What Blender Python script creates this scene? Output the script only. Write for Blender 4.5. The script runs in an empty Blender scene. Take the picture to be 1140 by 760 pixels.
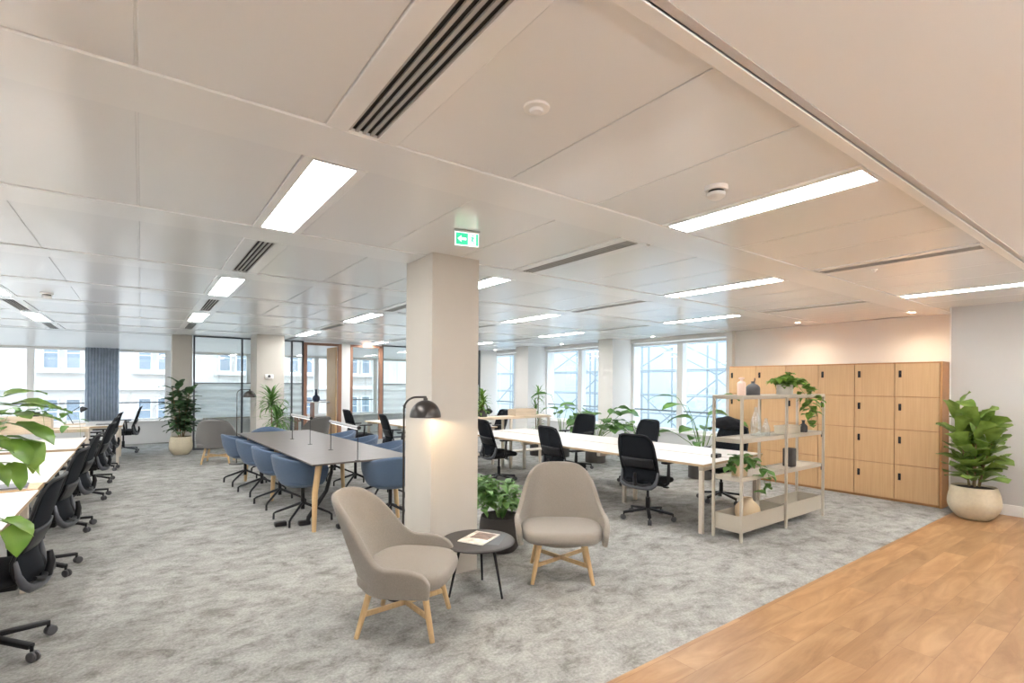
import bpy, bmesh, math, random
from mathutils import Vector, Matrix, Euler
from math import pi, sin, cos, radians as rd
random.seed(7)
LEDS = 21.0
scn = bpy.context.scene
COL = scn.collection
C = 2.576            # ceiling height

# ---------------------------------------------------------------- materials
def mat(name, col, rough=.6, metal=0, bump=None, spec=.5, emit=None, es=0, noise=None, sheen=0, alpha=None):
    m = bpy.data.materials.new(name); m.use_nodes = True
    nt = m.node_tree; N = nt.nodes; L = nt.links
    b = N['Principled BSDF']
    b.inputs['Base Color'].default_value = (*col, 1)
    b.inputs['Roughness'].default_value = rough
    b.inputs['Metallic'].default_value = metal
    b.inputs['Specular IOR Level'].default_value = spec
    if sheen: b.inputs['Sheen Weight'].default_value = sheen
    if emit:
        b.inputs['Emission Color'].default_value = (*emit, 1); b.inputs['Emission Strength'].default_value = es
    tc = N.new('ShaderNodeTexCoord')
    if noise:
        sc, amt, stretch = noise
        mp = N.new('ShaderNodeMapping'); mp.inputs['Scale'].default_value = stretch
        L.new(tc.outputs['Object'], mp.inputs['Vector'])
        n = N.new('ShaderNodeTexNoise'); n.inputs['Scale'].default_value = sc; n.inputs['Detail'].default_value = 5
        L.new(mp.outputs[0], n.inputs['Vector'])
        r = N.new('ShaderNodeValToRGB')
        r.color_ramp.elements[0].position = .3; r.color_ramp.elements[1].position = .7
        r.color_ramp.elements[0].color = (*[max(0, c*(1-amt)) for c in col], 1)
        r.color_ramp.elements[1].color = (*[min(1, c*(1+amt)) for c in col], 1)
        L.new(n.outputs['Fac'], r.inputs['Fac']); L.new(r.outputs[0], b.inputs['Base Color'])
    if bump:
        sc, st = bump
        n2 = N.new('ShaderNodeTexNoise'); n2.inputs['Scale'].default_value = sc; n2.inputs['Detail'].default_value = 3
        L.new(tc.outputs['Object'], n2.inputs['Vector'])
        bp = N.new('ShaderNodeBump'); bp.inputs['Strength'].default_value = st; bp.inputs['Distance'].default_value = .01
        L.new(n2.outputs['Fac'], bp.inputs['Height']); L.new(bp.outputs[0], b.inputs['Normal'])
    if alpha is not None:
        b.inputs['Alpha'].default_value = alpha
    return m

def glass_mat(name, tint=(.97, .99, 1), refl=.09, milky=0):
    m = bpy.data.materials.new(name); m.use_nodes = True
    nt = m.node_tree; N = nt.nodes; L = nt.links; N.clear()
    o = N.new('ShaderNodeOutputMaterial'); t = N.new('ShaderNodeBsdfTransparent'); t.inputs[0].default_value = (*tint, 1)
    g = N.new('ShaderNodeBsdfGlossy'); g.inputs['Roughness'].default_value = .02
    mx = N.new('ShaderNodeMixShader'); mx.inputs[0].default_value = refl
    L.new(t.outputs[0], mx.inputs[1]); L.new(g.outputs[0], mx.inputs[2])
    last = mx
    if milky:
        d = N.new('ShaderNodeBsdfDiffuse'); d.inputs[0].default_value = (.85, .9, .9, 1)
        tr = N.new('ShaderNodeBsdfTranslucent'); tr.inputs[0].default_value = (.88, .94, .95, 1)
        a = N.new('ShaderNodeMixShader'); a.inputs[0].default_value = .6
        L.new(d.outputs[0], a.inputs[1]); L.new(tr.outputs[0], a.inputs[2])
        # horizontal film bands that fade in and out
        tc = N.new('ShaderNodeTexCoord'); sp = N.new('ShaderNodeSeparateXYZ'); L.new(tc.outputs['Object'], sp.inputs[0])
        mm = N.new('ShaderNodeMath'); mm.operation = 'MULTIPLY'; mm.inputs[1].default_value = 2*pi/.16; L.new(sp.outputs[2], mm.inputs[0])
        sn = N.new('ShaderNodeMath'); sn.operation = 'SINE'; L.new(mm.outputs[0], sn.inputs[0])
        mr = N.new('ShaderNodeMapRange'); mr.inputs[1].default_value = -1; mr.inputs[2].default_value = 1
        mr.inputs[3].default_value = milky-.14; mr.inputs[4].default_value = milky+.14; L.new(sn.outputs[0], mr.inputs[0])
        f = N.new('ShaderNodeMixShader'); L.new(mr.outputs[0], f.inputs[0])
        L.new(mx.outputs[0], f.inputs[1]); L.new(a.outputs[0], f.inputs[2]); last = f
    L.new(last.outputs[0], o.inputs[0])
    return m

def carpet_mat():
    m = bpy.data.materials.new('carpet'); m.use_nodes = True
    nt = m.node_tree; N = nt.nodes; L = nt.links; b = N['Principled BSDF']
    b.inputs['Roughness'].default_value = .95; b.inputs['Specular IOR Level'].default_value = .15
    tc = N.new('ShaderNodeTexCoord')
    def noise(sc, det, scale=(1, 1, 1), dist=0, rot=0, ro=.6):
        mp = N.new('ShaderNodeMapping'); mp.inputs['Scale'].default_value = scale; mp.inputs['Rotation'].default_value = (0, 0, rot)
        L.new(tc.outputs['Object'], mp.inputs[0])
        n = N.new('ShaderNodeTexNoise'); n.inputs['Scale'].default_value = sc; n.inputs['Detail'].default_value = det
        n.inputs['Distortion'].default_value = dist; n.inputs['Roughness'].default_value = ro
        L.new(mp.outputs[0], n.inputs['Vector']); return n
    a = noise(4.4, 14, (1, 1.35, 1), .35, .5, .80)
    r = N.new('ShaderNodeValToRGB'); e = r.color_ramp.elements
    e[0].position = .38; e[0].color = (.19, .185, .168, 1)
    e[1].position = .60; e[1].color = (.40, .396, .375, 1)
    k = r.color_ramp.elements.new(.48); k.color = (.305, .30, .282, 1)
    L.new(a.outputs['Fac'], r.inputs[0])
    c = noise(60, 4); mx = N.new('ShaderNodeMixRGB'); mx.blend_type = 'OVERLAY'; mx.inputs[0].default_value = .5
    L.new(r.outputs[0], mx.inputs[1]); L.new(c.outputs['Fac'], mx.inputs[2])
    L.new(mx.outputs[0], b.inputs['Base Color'])
    f = noise(260, 2); bp = N.new('ShaderNodeBump'); bp.inputs['Strength'].default_value = .5; bp.inputs['Distance'].default_value = .006
    L.new(f.outputs['Fac'], bp.inputs['Height']); L.new(bp.outputs[0], b.inputs['Normal'])
    return m

def plank_mat():
    m = bpy.data.materials.new('wood_planks'); m.use_nodes = True
    nt = m.node_tree; N = nt.nodes; L = nt.links; b = N['Principled BSDF']
    b.inputs['Roughness'].default_value = .42
    tc = N.new('ShaderNodeTexCoord')
    br = N.new('ShaderNodeTexBrick'); br.offset = .37
    br.inputs['Scale'].default_value = 1; br.inputs['Brick Width'].default_value = 1.22; br.inputs['Row Height'].default_value = .18
    br.inputs['Mortar Size'].default_value = .0012; br.inputs['Mortar Smooth'].default_value = .1
    br.inputs['Color1'].default_value = (0, 0, 0, 1); br.inputs['Color2'].default_value = (1, 1, 1, 1); br.inputs['Mortar'].default_value = (.5, .5, .5, 1)
    L.new(tc.outputs['Object'], br.inputs['Vector'])
    mp = N.new('ShaderNodeMapping'); mp.inputs['Scale'].default_value = (.8, 4.2, 1)
    L.new(tc.outputs['Object'], mp.inputs[0])
    ad = N.new('ShaderNodeMixRGB'); ad.blend_type = 'ADD'; ad.inputs[0].default_value = 1
    sc = N.new('ShaderNodeVectorMath'); sc.operation = 'SCALE'; sc.inputs['Scale'].default_value = 7
    L.new(br.outputs['Color'], sc.inputs[0]); L.new(mp.outputs[0], ad.inputs[1]); L.new(sc.outputs[0], ad.inputs[2])
    n = N.new('ShaderNodeTexNoise'); n.inputs['Scale'].default_value = 1.7; n.inputs['Detail'].default_value = 8; n.inputs['Roughness'].default_value = .62; n.inputs['Distortion'].default_value = .9
    L.new(ad.outputs[0], n.inputs['Vector'])
    r = N.new('ShaderNodeValToRGB'); e = r.color_ramp.elements
    e[0].position = .33; e[0].color = (.25, .125, .048, 1); e[1].position = .68; e[1].color = (.42, .25, .12, 1)
    k = e.new(.5); k.color = (.33, .18, .078, 1)
    L.new(n.outputs['Fac'], r.inputs[0])
    hv = N.new('ShaderNodeMixRGB'); hv.blend_type = 'MULTIPLY'; hv.inputs[0].default_value = .9
    mr = N.new('ShaderNodeMapRange'); mr.inputs[3].default_value = .82; mr.inputs[4].default_value = 1.12
    L.new(br.outputs['Color'], mr.inputs[0]); L.new(r.outputs[0], hv.inputs[1]); L.new(mr.outputs[0], hv.inputs[2])
    mo = N.new('ShaderNodeMixRGB'); L.new(br.outputs['Fac'], mo.inputs[0]); L.new(hv.outputs[0], mo.inputs[1]); mo.inputs[2].default_value = (.2, .09, .04, 1)
    L.new(mo.outputs[0], b.inputs['Base Color'])
    return m

def wood_mat(name, c1, c2, scale=(1, 1, 1), sc=6, rough=.45):
    m = bpy.data.materials.new(name); m.use_nodes = True
    nt = m.node_tree; N = nt.nodes; L = nt.links; b = N['Principled BSDF']
    b.inputs['Roughness'].default_value = rough
    tc = N.new('ShaderNodeTexCoord'); mp = N.new('ShaderNodeMapping'); mp.inputs['Scale'].default_value = scale
    L.new(tc.outputs['Object'], mp.inputs[0])
    n = N.new('ShaderNodeTexNoise'); n.inputs['Scale'].default_value = sc; n.inputs['Detail'].default_value = 6; n.inputs['Distortion'].default_value = .4
    L.new(mp.outputs[0], n.inputs['Vector'])
    r = N.new('ShaderNodeValToRGB'); e = r.color_ramp.elements
    e[0].position = .3; e[0].color = (*c1, 1); e[1].position = .7; e[1].color = (*c2, 1)
    L.new(n.outputs['Fac'], r.inputs[0]); L.new(r.outputs[0], b.inputs['Base Color'])
    return m

def leaf_mat(name, c1, c2, rough=.4):
    m = mat(name, c1, rough); nt = m.node_tree; N = nt.nodes; L = nt.links; b = N['Principled BSDF']
    tc = N.new('ShaderNodeTexCoord'); n = N.new('ShaderNodeTexNoise'); n.inputs['Scale'].default_value = 9
    L.new(tc.outputs['Object'], n.inputs['Vector'])
    r = N.new('ShaderNodeValToRGB'); e = r.color_ramp.elements
    e[0].position = .35; e[0].color = (*c1, 1); e[1].position = .65; e[1].color = (*c2, 1)
    L.new(n.outputs['Fac'], r.inputs[0]); L.new(r.outputs[0], b.inputs['Base Color'])
    tr = N.new('ShaderNodeBsdfTranslucent'); L.new(r.outputs[0], tr.inputs[0])
    mx = N.new('ShaderNodeMixShader'); mx.inputs[0].default_value = .3
    o = N['Material Output']; L.new(b.outputs[0], mx.inputs[1]); L.new(tr.outputs[0], mx.inputs[2]); L.new(mx.outputs[0], o.inputs[0])
    return m

M = dict(
    carpet=carpet_mat(), planks=plank_mat(),
    ceil_metal=mat('ceiling_metal', (.87, .885, .90), .20, spec=1.0),
    ceil_band=mat('ceiling_band', (.90, .912, .92), .24, spec=1.0),
    plaster=mat('ceiling_plaster', (.86, .875, .89), .9),
    wall=mat('wall_paint', (.80, .775, .74), .85, bump=(60, .03)),
    wall_cool=mat('wall_paint_grey', (.55, .54, .53), .85, bump=(60, .03)),
    pillar=mat('pillar_finish', (.56, .53, .48), .8, noise=(2.2, .035, (1, 1, .4))),
    white=mat('white_paint', (.86, .86, .85), .45),
    radiator=mat('radiator_casing', (.74, .74, .74), .5),
    ventblade=mat('vent_blade', (.42, .42, .41), .5),
    shadowpaint=mat('painted_shadow_line', (.55, .53, .51), .8),
    trim=mat('trim_white', (.85, .84, .82), .5),
    black=mat('black_plastic', (.009, .009, .011), .45, spec=.35),
    blackm=mat('black_metal', (.012, .012, .014), .38, metal=.4),
    darkgap=mat('dark_gap', (.02, .018, .016), .8),
    mesh=mat('chair_mesh', (.006, .008, .012), .8, spec=.2, alpha=.93),
    meshblue=mat('chair_mesh_blue', (.06, .09, .15), .75, alpha=.9),
    seatfab=mat('seat_fabric', (.010, .011, .014), .95, bump=(300, .4)),
    greyframe=mat('grey_plastic', (.07, .074, .085), .45),
    caster=mat('caster_grey', (.07, .07, .075), .5),
    beige_fab=mat('beige_fabric', (.265, .235, .20), .95, bump=(420, .5), noise=(120, .08, (1, 1, 1)), sheen=.25),
    blue_fab=mat('blue_fabric', (.082, .128, .205), .95, bump=(420, .5), noise=(120, .07, (1, 1, 1)), sheen=.2),
    grey_fab=mat('grey_fabric', (.17, .163, .155), .95, bump=(420, .5), sheen=.2),
    oak=wood_mat('oak', (.56, .35, .17), (.70, .47, .25), (9, 9, .8), 4),
    oak_leg=wood_mat('oak_leg', (.56, .37, .18), (.68, .48, .26), (8, 8, .8), 5),
    oak_pale=wood_mat('oak_pale', (.58, .46, .33), (.68, .56, .42), (1, 8, 8), 4),
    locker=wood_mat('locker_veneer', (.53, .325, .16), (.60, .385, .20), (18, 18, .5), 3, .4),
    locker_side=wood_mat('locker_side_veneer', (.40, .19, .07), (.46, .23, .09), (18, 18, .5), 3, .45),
    redwood=wood_mat('red_brown_wood', (.28, .14, .09), (.36, .19, .12), (10, 10, .7), 4),
    tabletop=mat('dark_tabletop', (.105, .088, .082), .38, noise=(5, .12, (1, 6, 1))),
    sidetop=mat('side_table_top', (.045, .04, .038), .5),
    desk=mat('desk_laminate', (.68, .65, .62), .35),
    deskedge=mat('plywood_edge', (.50, .36, .22), .6),
    shelf=mat('beige_steel', (.50, .455, .375), .5),
    shelf_lt=mat('beige_frame', (.60, .54, .46), .5),
    pot=mat('cream_pot', (.56, .49, .36), .75, bump=(90, .12), noise=(30, .05, (1, 1, 1))),
    potgrey=mat('pale_grey_pot', (.52, .49, .45), .7),
    potdark=mat('dark_pot', (.055, .048, .045), .6),
    soil=mat('soil', (.035, .025, .018), .95, bump=(60, .8)),
    stem=mat('plant_stem', (.20, .14, .07), .8),
    stemg=mat('green_stem', (.14, .24, .06), .6),
    fig=leaf_mat('fig_leaf', (.13, .22, .035), (.24, .36, .08)),
    dark_leaf=leaf_mat('dark_leaf', (.035, .09, .035), (.10, .18, .08)),
    bright_leaf=leaf_mat('bright_leaf', (.09, .21, .025), (.21, .35, .06)),
    mid_leaf=leaf_mat('mid_leaf', (.07, .18, .035), (.17, .33, .09)),
    lamp=mat('lamp_metal', (.055, .05, .046), .32, metal=.7),
    lampin=mat('lamp_inside', (.8, .74, .62), .6),
    bulb=mat('bulb', (1, .9, .7), .5, emit=(1, .74, .42), es=12),
    led=mat('led_panel', (1, 1, 1), .5, emit=(1, .985, .965), es=LEDS),
    ledstrip=mat('led_strip', (1, 1, 1), .5, emit=(1, .95, .88), es=.6),
    spot=mat('downlight_lens', (1, 1, 1), .5, emit=(1, .88, .72), es=12),
    alu=mat('brushed_aluminium', (.55, .54, .53), .35, metal=.8),
    exitg=mat('exit_green', (.03, .55, .30), .5, emit=(.04, .62, .33), es=.4),
    exitw=mat('exit_white', (.95, 1, .97), .5, emit=(.9, 1, .95), es=.6),
    curtain=leaf_mat('curtain', (.50, .57, .66), (.60, .66, .75), .9),
    glass=glass_mat('window_glass'), pglass=glass_mat('partition_glass', (.97, .99, .985), .08),
    film=glass_mat('frosted_glass', (.95, .98, .98), .06, milky=.74),
    bottle=glass_mat('bottle_glass', (.88, .93, .94), .28),
    facade=mat('pale_facade', (.47, .45, .425), .9, noise=(1.5, .04, (1, 1, 1))),
    facwhite=mat('facade_white', (.62, .62, .61), .8),
    facglass=mat('facade_glass', (.20, .25, .30), .15),
    scaff=mat('scaffold_steel', (.24, .29, .32), .5),
    sheet=mat('scaffold_sheeting', (.48, .545, .58), .9),
    cover1=mat('magazine_cover', (.72, .66, .58), .4, noise=(14, .45, (1, 1, 1))),
    cover2=mat('magazine_photo', (.20, .13, .10), .35, noise=(25, .6, (1, 1, 1))),
    paper=mat('paper', (.82, .80, .76), .8),
    pink=mat('blush_ceramic', (.66, .49, .42), .5),
    vase_dark=mat('charcoal_ceramic', (.045, .045, .048), .6, bump=(50, .2)),
    tan=mat('tan_ceramic', (.56, .43, .28), .7),
    tray=mat('cream_box', (.70, .64, .52), .6),
    navy=mat('navy_glaze', (.02, .03, .07), .3),
)

# ---------------------------------------------------------------- mesh helpers
class MB:
    def __init__(s): s.bm = bmesh.new()
    def _xf(s, vs, mt):
        for v in vs: v.co = mt @ v.co
    def box(s, x0, x1, y0, y1, z0, z1, bev=0, mt=None, seg=2):
        t = bmesh.new()
        bmesh.ops.create_cube(t, size=1)
        for v in t.verts:
            v.co = Vector(((x0+x1)/2+v.co.x*(x1-x0), (y0+y1)/2+v.co.y*(y1-y0), (z0+z1)/2+v.co.z*(z1-z0)))
        if bev: bmesh.ops.bevel(t, geom=list(t.edges), offset=bev, segments=seg, profile=.5, affect='EDGES')
        s.merge(t, mt); return s
    def merge(s, t, mt=None):
        mp = {}
        for v in t.verts: mp[v] = s.bm.verts.new((mt @ v.co) if mt else v.co)
        for f in t.faces:
            try: s.bm.faces.new([mp[v] for v in f.verts])
            except ValueError: pass
        t.free()
    def bar(s, p, q, w, h, bev=0, up=(0, 0, 1)):
        p = Vector(p); q = Vector(q); d = q-p; ln = d.length; z = d.normalized()
        u = Vector(up); 
        if abs(z.dot(u)) > .98: u = Vector((1, 0, 0))
        x = u.cross(z).normalized(); y = z.cross(x)
        mt = Matrix((x, y, z)).transposed().to_4x4(); mt.translation = p
        s.box(-w/2, w/2, -h/2, h/2, 0, ln, bev, mt); return s
    def tube(s, pts, r, seg=10, cap=True, mt=None):
        pts = [Vector(p) for p in pts]; n = len(pts)
        rs = r if isinstance(r, (list, tuple)) else [r]*n
        rings = []; prev = None
        for i, p in enumerate(pts):
            t = (pts[min(i+1, n-1)]-pts[max(i-1, 0)]).normalized()
            if prev is None:
                a = Vector((0, 0, 1)) if abs(t.z) < .9 else Vector((1, 0, 0))
                x = a.cross(t).normalized()
            else:
                x = (prev-t*prev.dot(t))
                x = x.normalized() if x.length > 1e-6 else prev
            prev = x; y = t.cross(x)
            ring = []
            for k in range(seg):
                c = p+(x*cos(2*pi*k/seg)+y*sin(2*pi*k/seg))*rs[i]
                ring.append(s.bm.verts.new(mt @ c if mt else c))
            rings.append(ring)
        for a, b in zip(rings, rings[1:]):
            for k in range(seg): s.bm.faces.new((a[k], a[(k+1) % seg], b[(k+1) % seg], b[k]))
        if cap:
            s.bm.faces.new(rings[0][::-1]); s.bm.faces.new(rings[-1])
        return s
    def lathe(s, prof, c=(0, 0, 0), seg=32, mt=None, caps=True):
        c = Vector(c); rings = []
        for r, z in prof:
            if r < 1e-5:
                v = s.bm.verts.new(mt @ (c+Vector((0, 0, z))) if mt else c+Vector((0, 0, z))); rings.append([v]*seg)
            else:
                ring = []
                for k in range(seg):
                    q = c+Vector((r*cos(2*pi*k/seg), r*sin(2*pi*k/seg), z))
                    ring.append(s.bm.verts.new(mt @ q if mt else q))
                rings.append(ring)
        for a, b in zip(rings, rings[1:]):
            for k in range(seg):
                vs = [a[k], a[(k+1) % seg], b[(k+1) % seg], b[k]]
                u = []
                for v in vs:
                    if v not in u: u.append(v)
                if len(u) > 2:
                    try: s.bm.faces.new(u)
                    except ValueError: pass
        if caps:
            for ring in (rings[0], rings[-1]):
                if ring[0] is not ring[1]:
                    try: s.bm.faces.new(ring)
                    except ValueError: pass
        return s
    def prism(s, poly, z0, z1, mt=None):
        lo = [s.bm.verts.new(mt @ Vector((x, y, z0)) if mt else (x, y, z0)) for x, y in poly]
        hi = [s.bm.verts.new(mt @ Vector((x, y, z1)) if mt else (x, y, z1)) for x, y in poly]
        n = len(poly); s.bm.faces.new(lo[::-1]); s.bm.faces.new(hi)
        for i in range(n): s.bm.faces.new((lo[i], lo[(i+1) % n], hi[(i+1) % n], hi[i]))
        return s
    def grid(s, rows, close=False):
        vs = [[s.bm.verts.new(p) for p in r] for r in rows]
        for a, b in zip(vs, vs[1:]):
            m = len(a)
            for k in range(m if close else m-1):
                s.bm.faces.new((a[k], a[(k+1) % m], b[(k+1) % m], b[k]))
        return vs
    def leaf(s, base, az, el, ln, w, droop=.6, fold=.25, tip=.0, seg=6, shape='ovate', twist=0):
        """one leaf blade: starts at base, heads to azimuth az and elevation el, bends down by droop"""
        base = Vector(base); p = base.copy(); h = Vector((cos(az), sin(az), 0)); side0 = Vector((-sin(az), cos(az), 0))
        e = el; rows = []; step = ln/seg
        for i in range(seg+1):
            t = i/seg
            if shape == 'ovate': ww = sin(pi*min(1, t**.8*.97+.03))**.8*(1-.12*t)
            elif shape == 'fiddle': ww = (.25+.75*t**1.3)*(1 if t < .8 else max(.05, 1-((t-.8)/.2)**2.2*.95)) if t > .02 else .12
            elif shape == 'strap': ww = (min(1, t*5+.25))*(1-t**2.5*.97)
            else: ww = (1.0 if t < .01 else 1)*(1-(t-.22)**2/.62)*min(1, t*6+.3) if t < .98 else .05   # heart
            ww = max(.04, ww)*w/2
            d = h*cos(e)+Vector((0, 0, sin(e))); nrm = d.cross(side0)
            tw = twist*t; sd = side0*cos(tw)+nrm*sin(tw)
            up = -nrm if nrm.z < 0 else nrm
            wav = sin(t*9+az*3)*.05*w
            rows.append([p-sd*ww+up*(ww*fold+wav), p-sd*ww*.5+up*ww*fold*.35, p.copy(), p+sd*ww*.5+up*ww*fold*.35, p+sd*ww+up*(ww*fold-wav)])
            p = p+d*step; e -= droop/seg*(1+t)
        s.grid(rows); return s
    def build(s, name, m, parent=None, smooth=True, mods=(), loc=None, rot=None, ang=38):
        bmesh.ops.recalc_face_normals(s.bm, faces=list(s.bm.faces)) if s.bm.faces else None
        me = bpy.data.meshes.new(name); s.bm.to_mesh(me); s.bm.free()
        if smooth:
            me.polygons.foreach_set('use_smooth', [True]*len(me.polygons))
            if ang: me.set_sharp_from_angle(angle=rd(ang))
        me.materials.append(M[m] if isinstance(m, str) else m)
        o = bpy.data.objects.new(name, me); COL.objects.link(o)
        if parent: o.parent = parent
        if loc: o.location = loc
        if rot: o.rotation_euler = rot
        for k, kw in mods:
            md = o.modifiers.new(k.lower(), k)
            for a, b in kw.items(): setattr(md, a, b)
        return o

def tag(o, label, cat, group=None, kind=None):
    o['label'] = label; o['category'] = cat
    if group: o['group'] = group
    if kind: o['kind'] = kind
    return o
def thing(name, label, cat, loc=(0, 0, 0), rz=0, group=None):
    o = bpy.data.objects.new(name, None); COL.objects.link(o); o.empty_display_size = .1
    o.location = loc; o.rotation_euler = (0, 0, rz); return tag(o, label, cat, group)
def struct(o): o['kind'] = 'structure'; return o
KIDS = {}
def copy_tree(o, parent=None):
    c = o.copy(); COL.objects.link(c)
    if parent: c.parent = parent
    for ch in [x for x in o.children]: copy_tree(ch, c)
    return c
def dup(o, loc, rz, label, group=None):
    bpy.context.view_layer.update()
    c = copy_tree(o); c.location = loc; c.rotation_euler = (0, 0, rz); c['label'] = label
    if group: c['group'] = group
    return c
def face(dx, dy): return math.atan2(-dx, dy)      # rotation that turns local +y to (dx,dy)
# ---------------------------------------------------------------- room shell
XW, YW, XL, YB = 9.15, 15.5, -6.5, -2.6
XP = 8.47            # face of the grey wall beside the lockers
YC = .88             # edge of the plaster ceiling
YF = 1.83            # carpet / plank boundary
struct(MB().box(XL, XW+.3, YF, YW+.4, -.1, 0).build('floor', 'carpet', smooth=False))
struct(MB().box(XL, XW+.3, YB, YF, -.1, 0).build('floor', 'planks', smooth=False))
struct(MB().box(XL, XW+.6, YB-.2, YC, C, C+.2).build('ceiling', 'plaster', smooth=False))
struct(MB().box(XL, XW+.6, YC, YW+.6, C+.006, C+.2).build('ceiling', 'ceil_band', smooth=False))
struct(MB().box(XL, XP, YC+.0, YC+.05, C-.014, C+.01, .002).build('trim_1', 'trim', smooth=False))
struct(MB().box(XL, XP, YC-.03, YC-.001, C-.003, C+.01).build('trim_shadow', 'shadowpaint', smooth=False))  # grey strip that paints the shadow line along the plaster edge

PX, PY, SW, BW = 2.11, 1.63, .30, .33
colx = [.735+PX*k for k in range(-4, 5)]
bandy = [2.235+PY*k for k in range(0, 8)]
bands = MB()
for by in bandy: bands.box(XL, XW, by-BW/2, by+BW/2, C-.007, C+.005, .003, seg=1)
bands.box(XL, XW, YC, YC+.06, C-.008, C+.03)
struct(bands.build('trim_2', 'ceil_band', smooth=False))
cells = [(YC+.06, bandy[0]-BW/2)]+[(bandy[i]+BW/2, bandy[i+1]-BW/2) for i in range(len(bandy)-1)]+[(bandy[-1]+BW/2, YW)]
pan = MB()
strip = MB()
for x in colx:
    for j, (a, b) in enumerate(cells):
        w3 = (PX-SW)/3
        for q in range(3):
            x0 = x+SW/2+q*w3
            if x0+.05 > XW or x0 < XL: continue
            pan.box(x0+.004, min(x0+w3-.004, XW), a+.003, b-.003, C, C+.0055, .002, seg=1)
struct(pan.build('ceiling', 'ceil_metal', smooth=False))

light_src = None; vent_src = None
def rowname(y): return ['nearest', 'second', 'third', 'fourth', 'fifth', 'sixth', 'seventh', 'eighth', 'ninth'][y]
linename = {-3: 'far left', -2: 'second from left', -1: 'left-hand', 0: 'left-centre', 1: 'centre', 2: 'right-centre', 3: 'right-hand', 4: 'far right'}
LL = 1.22
def make_light():
    t = thing('ceiling_light', '', 'ceiling light')
    f = MB()
    for s in (-1, 1):
        f.box(s*SW/2-(.052 if s > 0 else 0), s*SW/2+(.052 if s < 0 else 0), -.62, .62, 0, .03, .003, seg=1)
    f.box(-SW/2+.052, SW/2-.052, .60, .62, 0, .03); f.box(-SW/2+.052, SW/2-.052, -.62, -.60, 0, .03)
    f.build('frame', 'ceil_band', t, smooth=False)
    MB().box(-.098, .098, -.598, .598, .004, .02).build('diffuser', 'led', t, smooth=False)
    return t
def make_vent():
    t = thing('ceiling_vent', '', 'air vent')
    NB = 4
    f = MB()
    for s in (-1, 1):
        f.box(min(s*SW/2, s*.062), max(s*SW/2, s*.062), -.62, .62, 0, .03, .003, seg=1)
    for s in (-1, 1): f.box(-.062, .062, min(s*.60, s*.62), max(s*.60, s*.62), 0, .03)
    f.build('frame', 'ceil_band', t, smooth=False)
    MB().box(-.062, .062, -.60, .60, .012, .03).build('duct', 'darkgap', t, smooth=False)
    for k in range(5):
        x = -.062+.0310*k
        MB().box(max(-.062, x-.0065), min(.062, x+.0065), -.60, .60, .002, .010).build('blade', 'ventblade', t, smooth=False)
    return t
lt0 = make_light(); vt0 = make_vent(); ul = uv = False
for ci, x in enumerate(colx):
    k = ci-4
    if k not in linename: continue
    for j, (a, b) in enumerate(cells):
        yy = (a+b)/2; 
        if x-SW/2 < XL or yy > 14.6: continue
        if k == 4 or (k == 0 and yy > 12): continue
        if k == -1 and j == 0 or k <= -2 and j < 4: continue   # beyond the left edge of the photo
        lit = (j+k) % 2 == 1
        n = ('%s ceiling %s of the %s line' % (rowname(j), 'light' if lit else 'vent', linename[k]))
        cap = 'white strip' if lit else 'dark slotted'
        where = 'counted away from the camera'
        lb = '%s %s, %s' % (cap, n, where)
        if lit:
            if not ul: o = lt0; ul = True
            else: o = dup(lt0, (0, 0, 0), 0, '')
            o.location = (x, yy, C-.007); o['label'] = lb; o['group'] = 'strip lights in the metal ceiling'
        else:
            if not uv: o = vt0; uv = True
            else: o = dup(vt0, (0, 0, 0), 0, '')
            o.location = (x, yy, C-.007); o['label'] = lb; o['group'] = 'slot vents in the metal ceiling'
        o.scale = (1, (b-a-.01)/1.24 if j else 1, 1)
        if j == 0: o.scale = (1, (b-a-.01)/1.24, 1)

# walls
W = lambda nm, m, *a: struct(MB().box(*a).build(nm, m, smooth=False))
W('wall_left', 'wall', XL-.2, XL, YB-.2, YW+.4, 0, C)
W('wall_back', 'wall', XL-.2, XP+.8, YB-.2, YB, 0, C)
W('wall_right', 'wall_cool', XP, XW+.6, YB, 1.94, 0, C)
W('wall_right', 'wall', XW, XW+.35, 1.94, 5.42, 0, C)
struct(MB().box(XP-.016, XP, YB, 1.92, 0, .13, .004).build('baseboard_right', 'trim', smooth=False))

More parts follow.
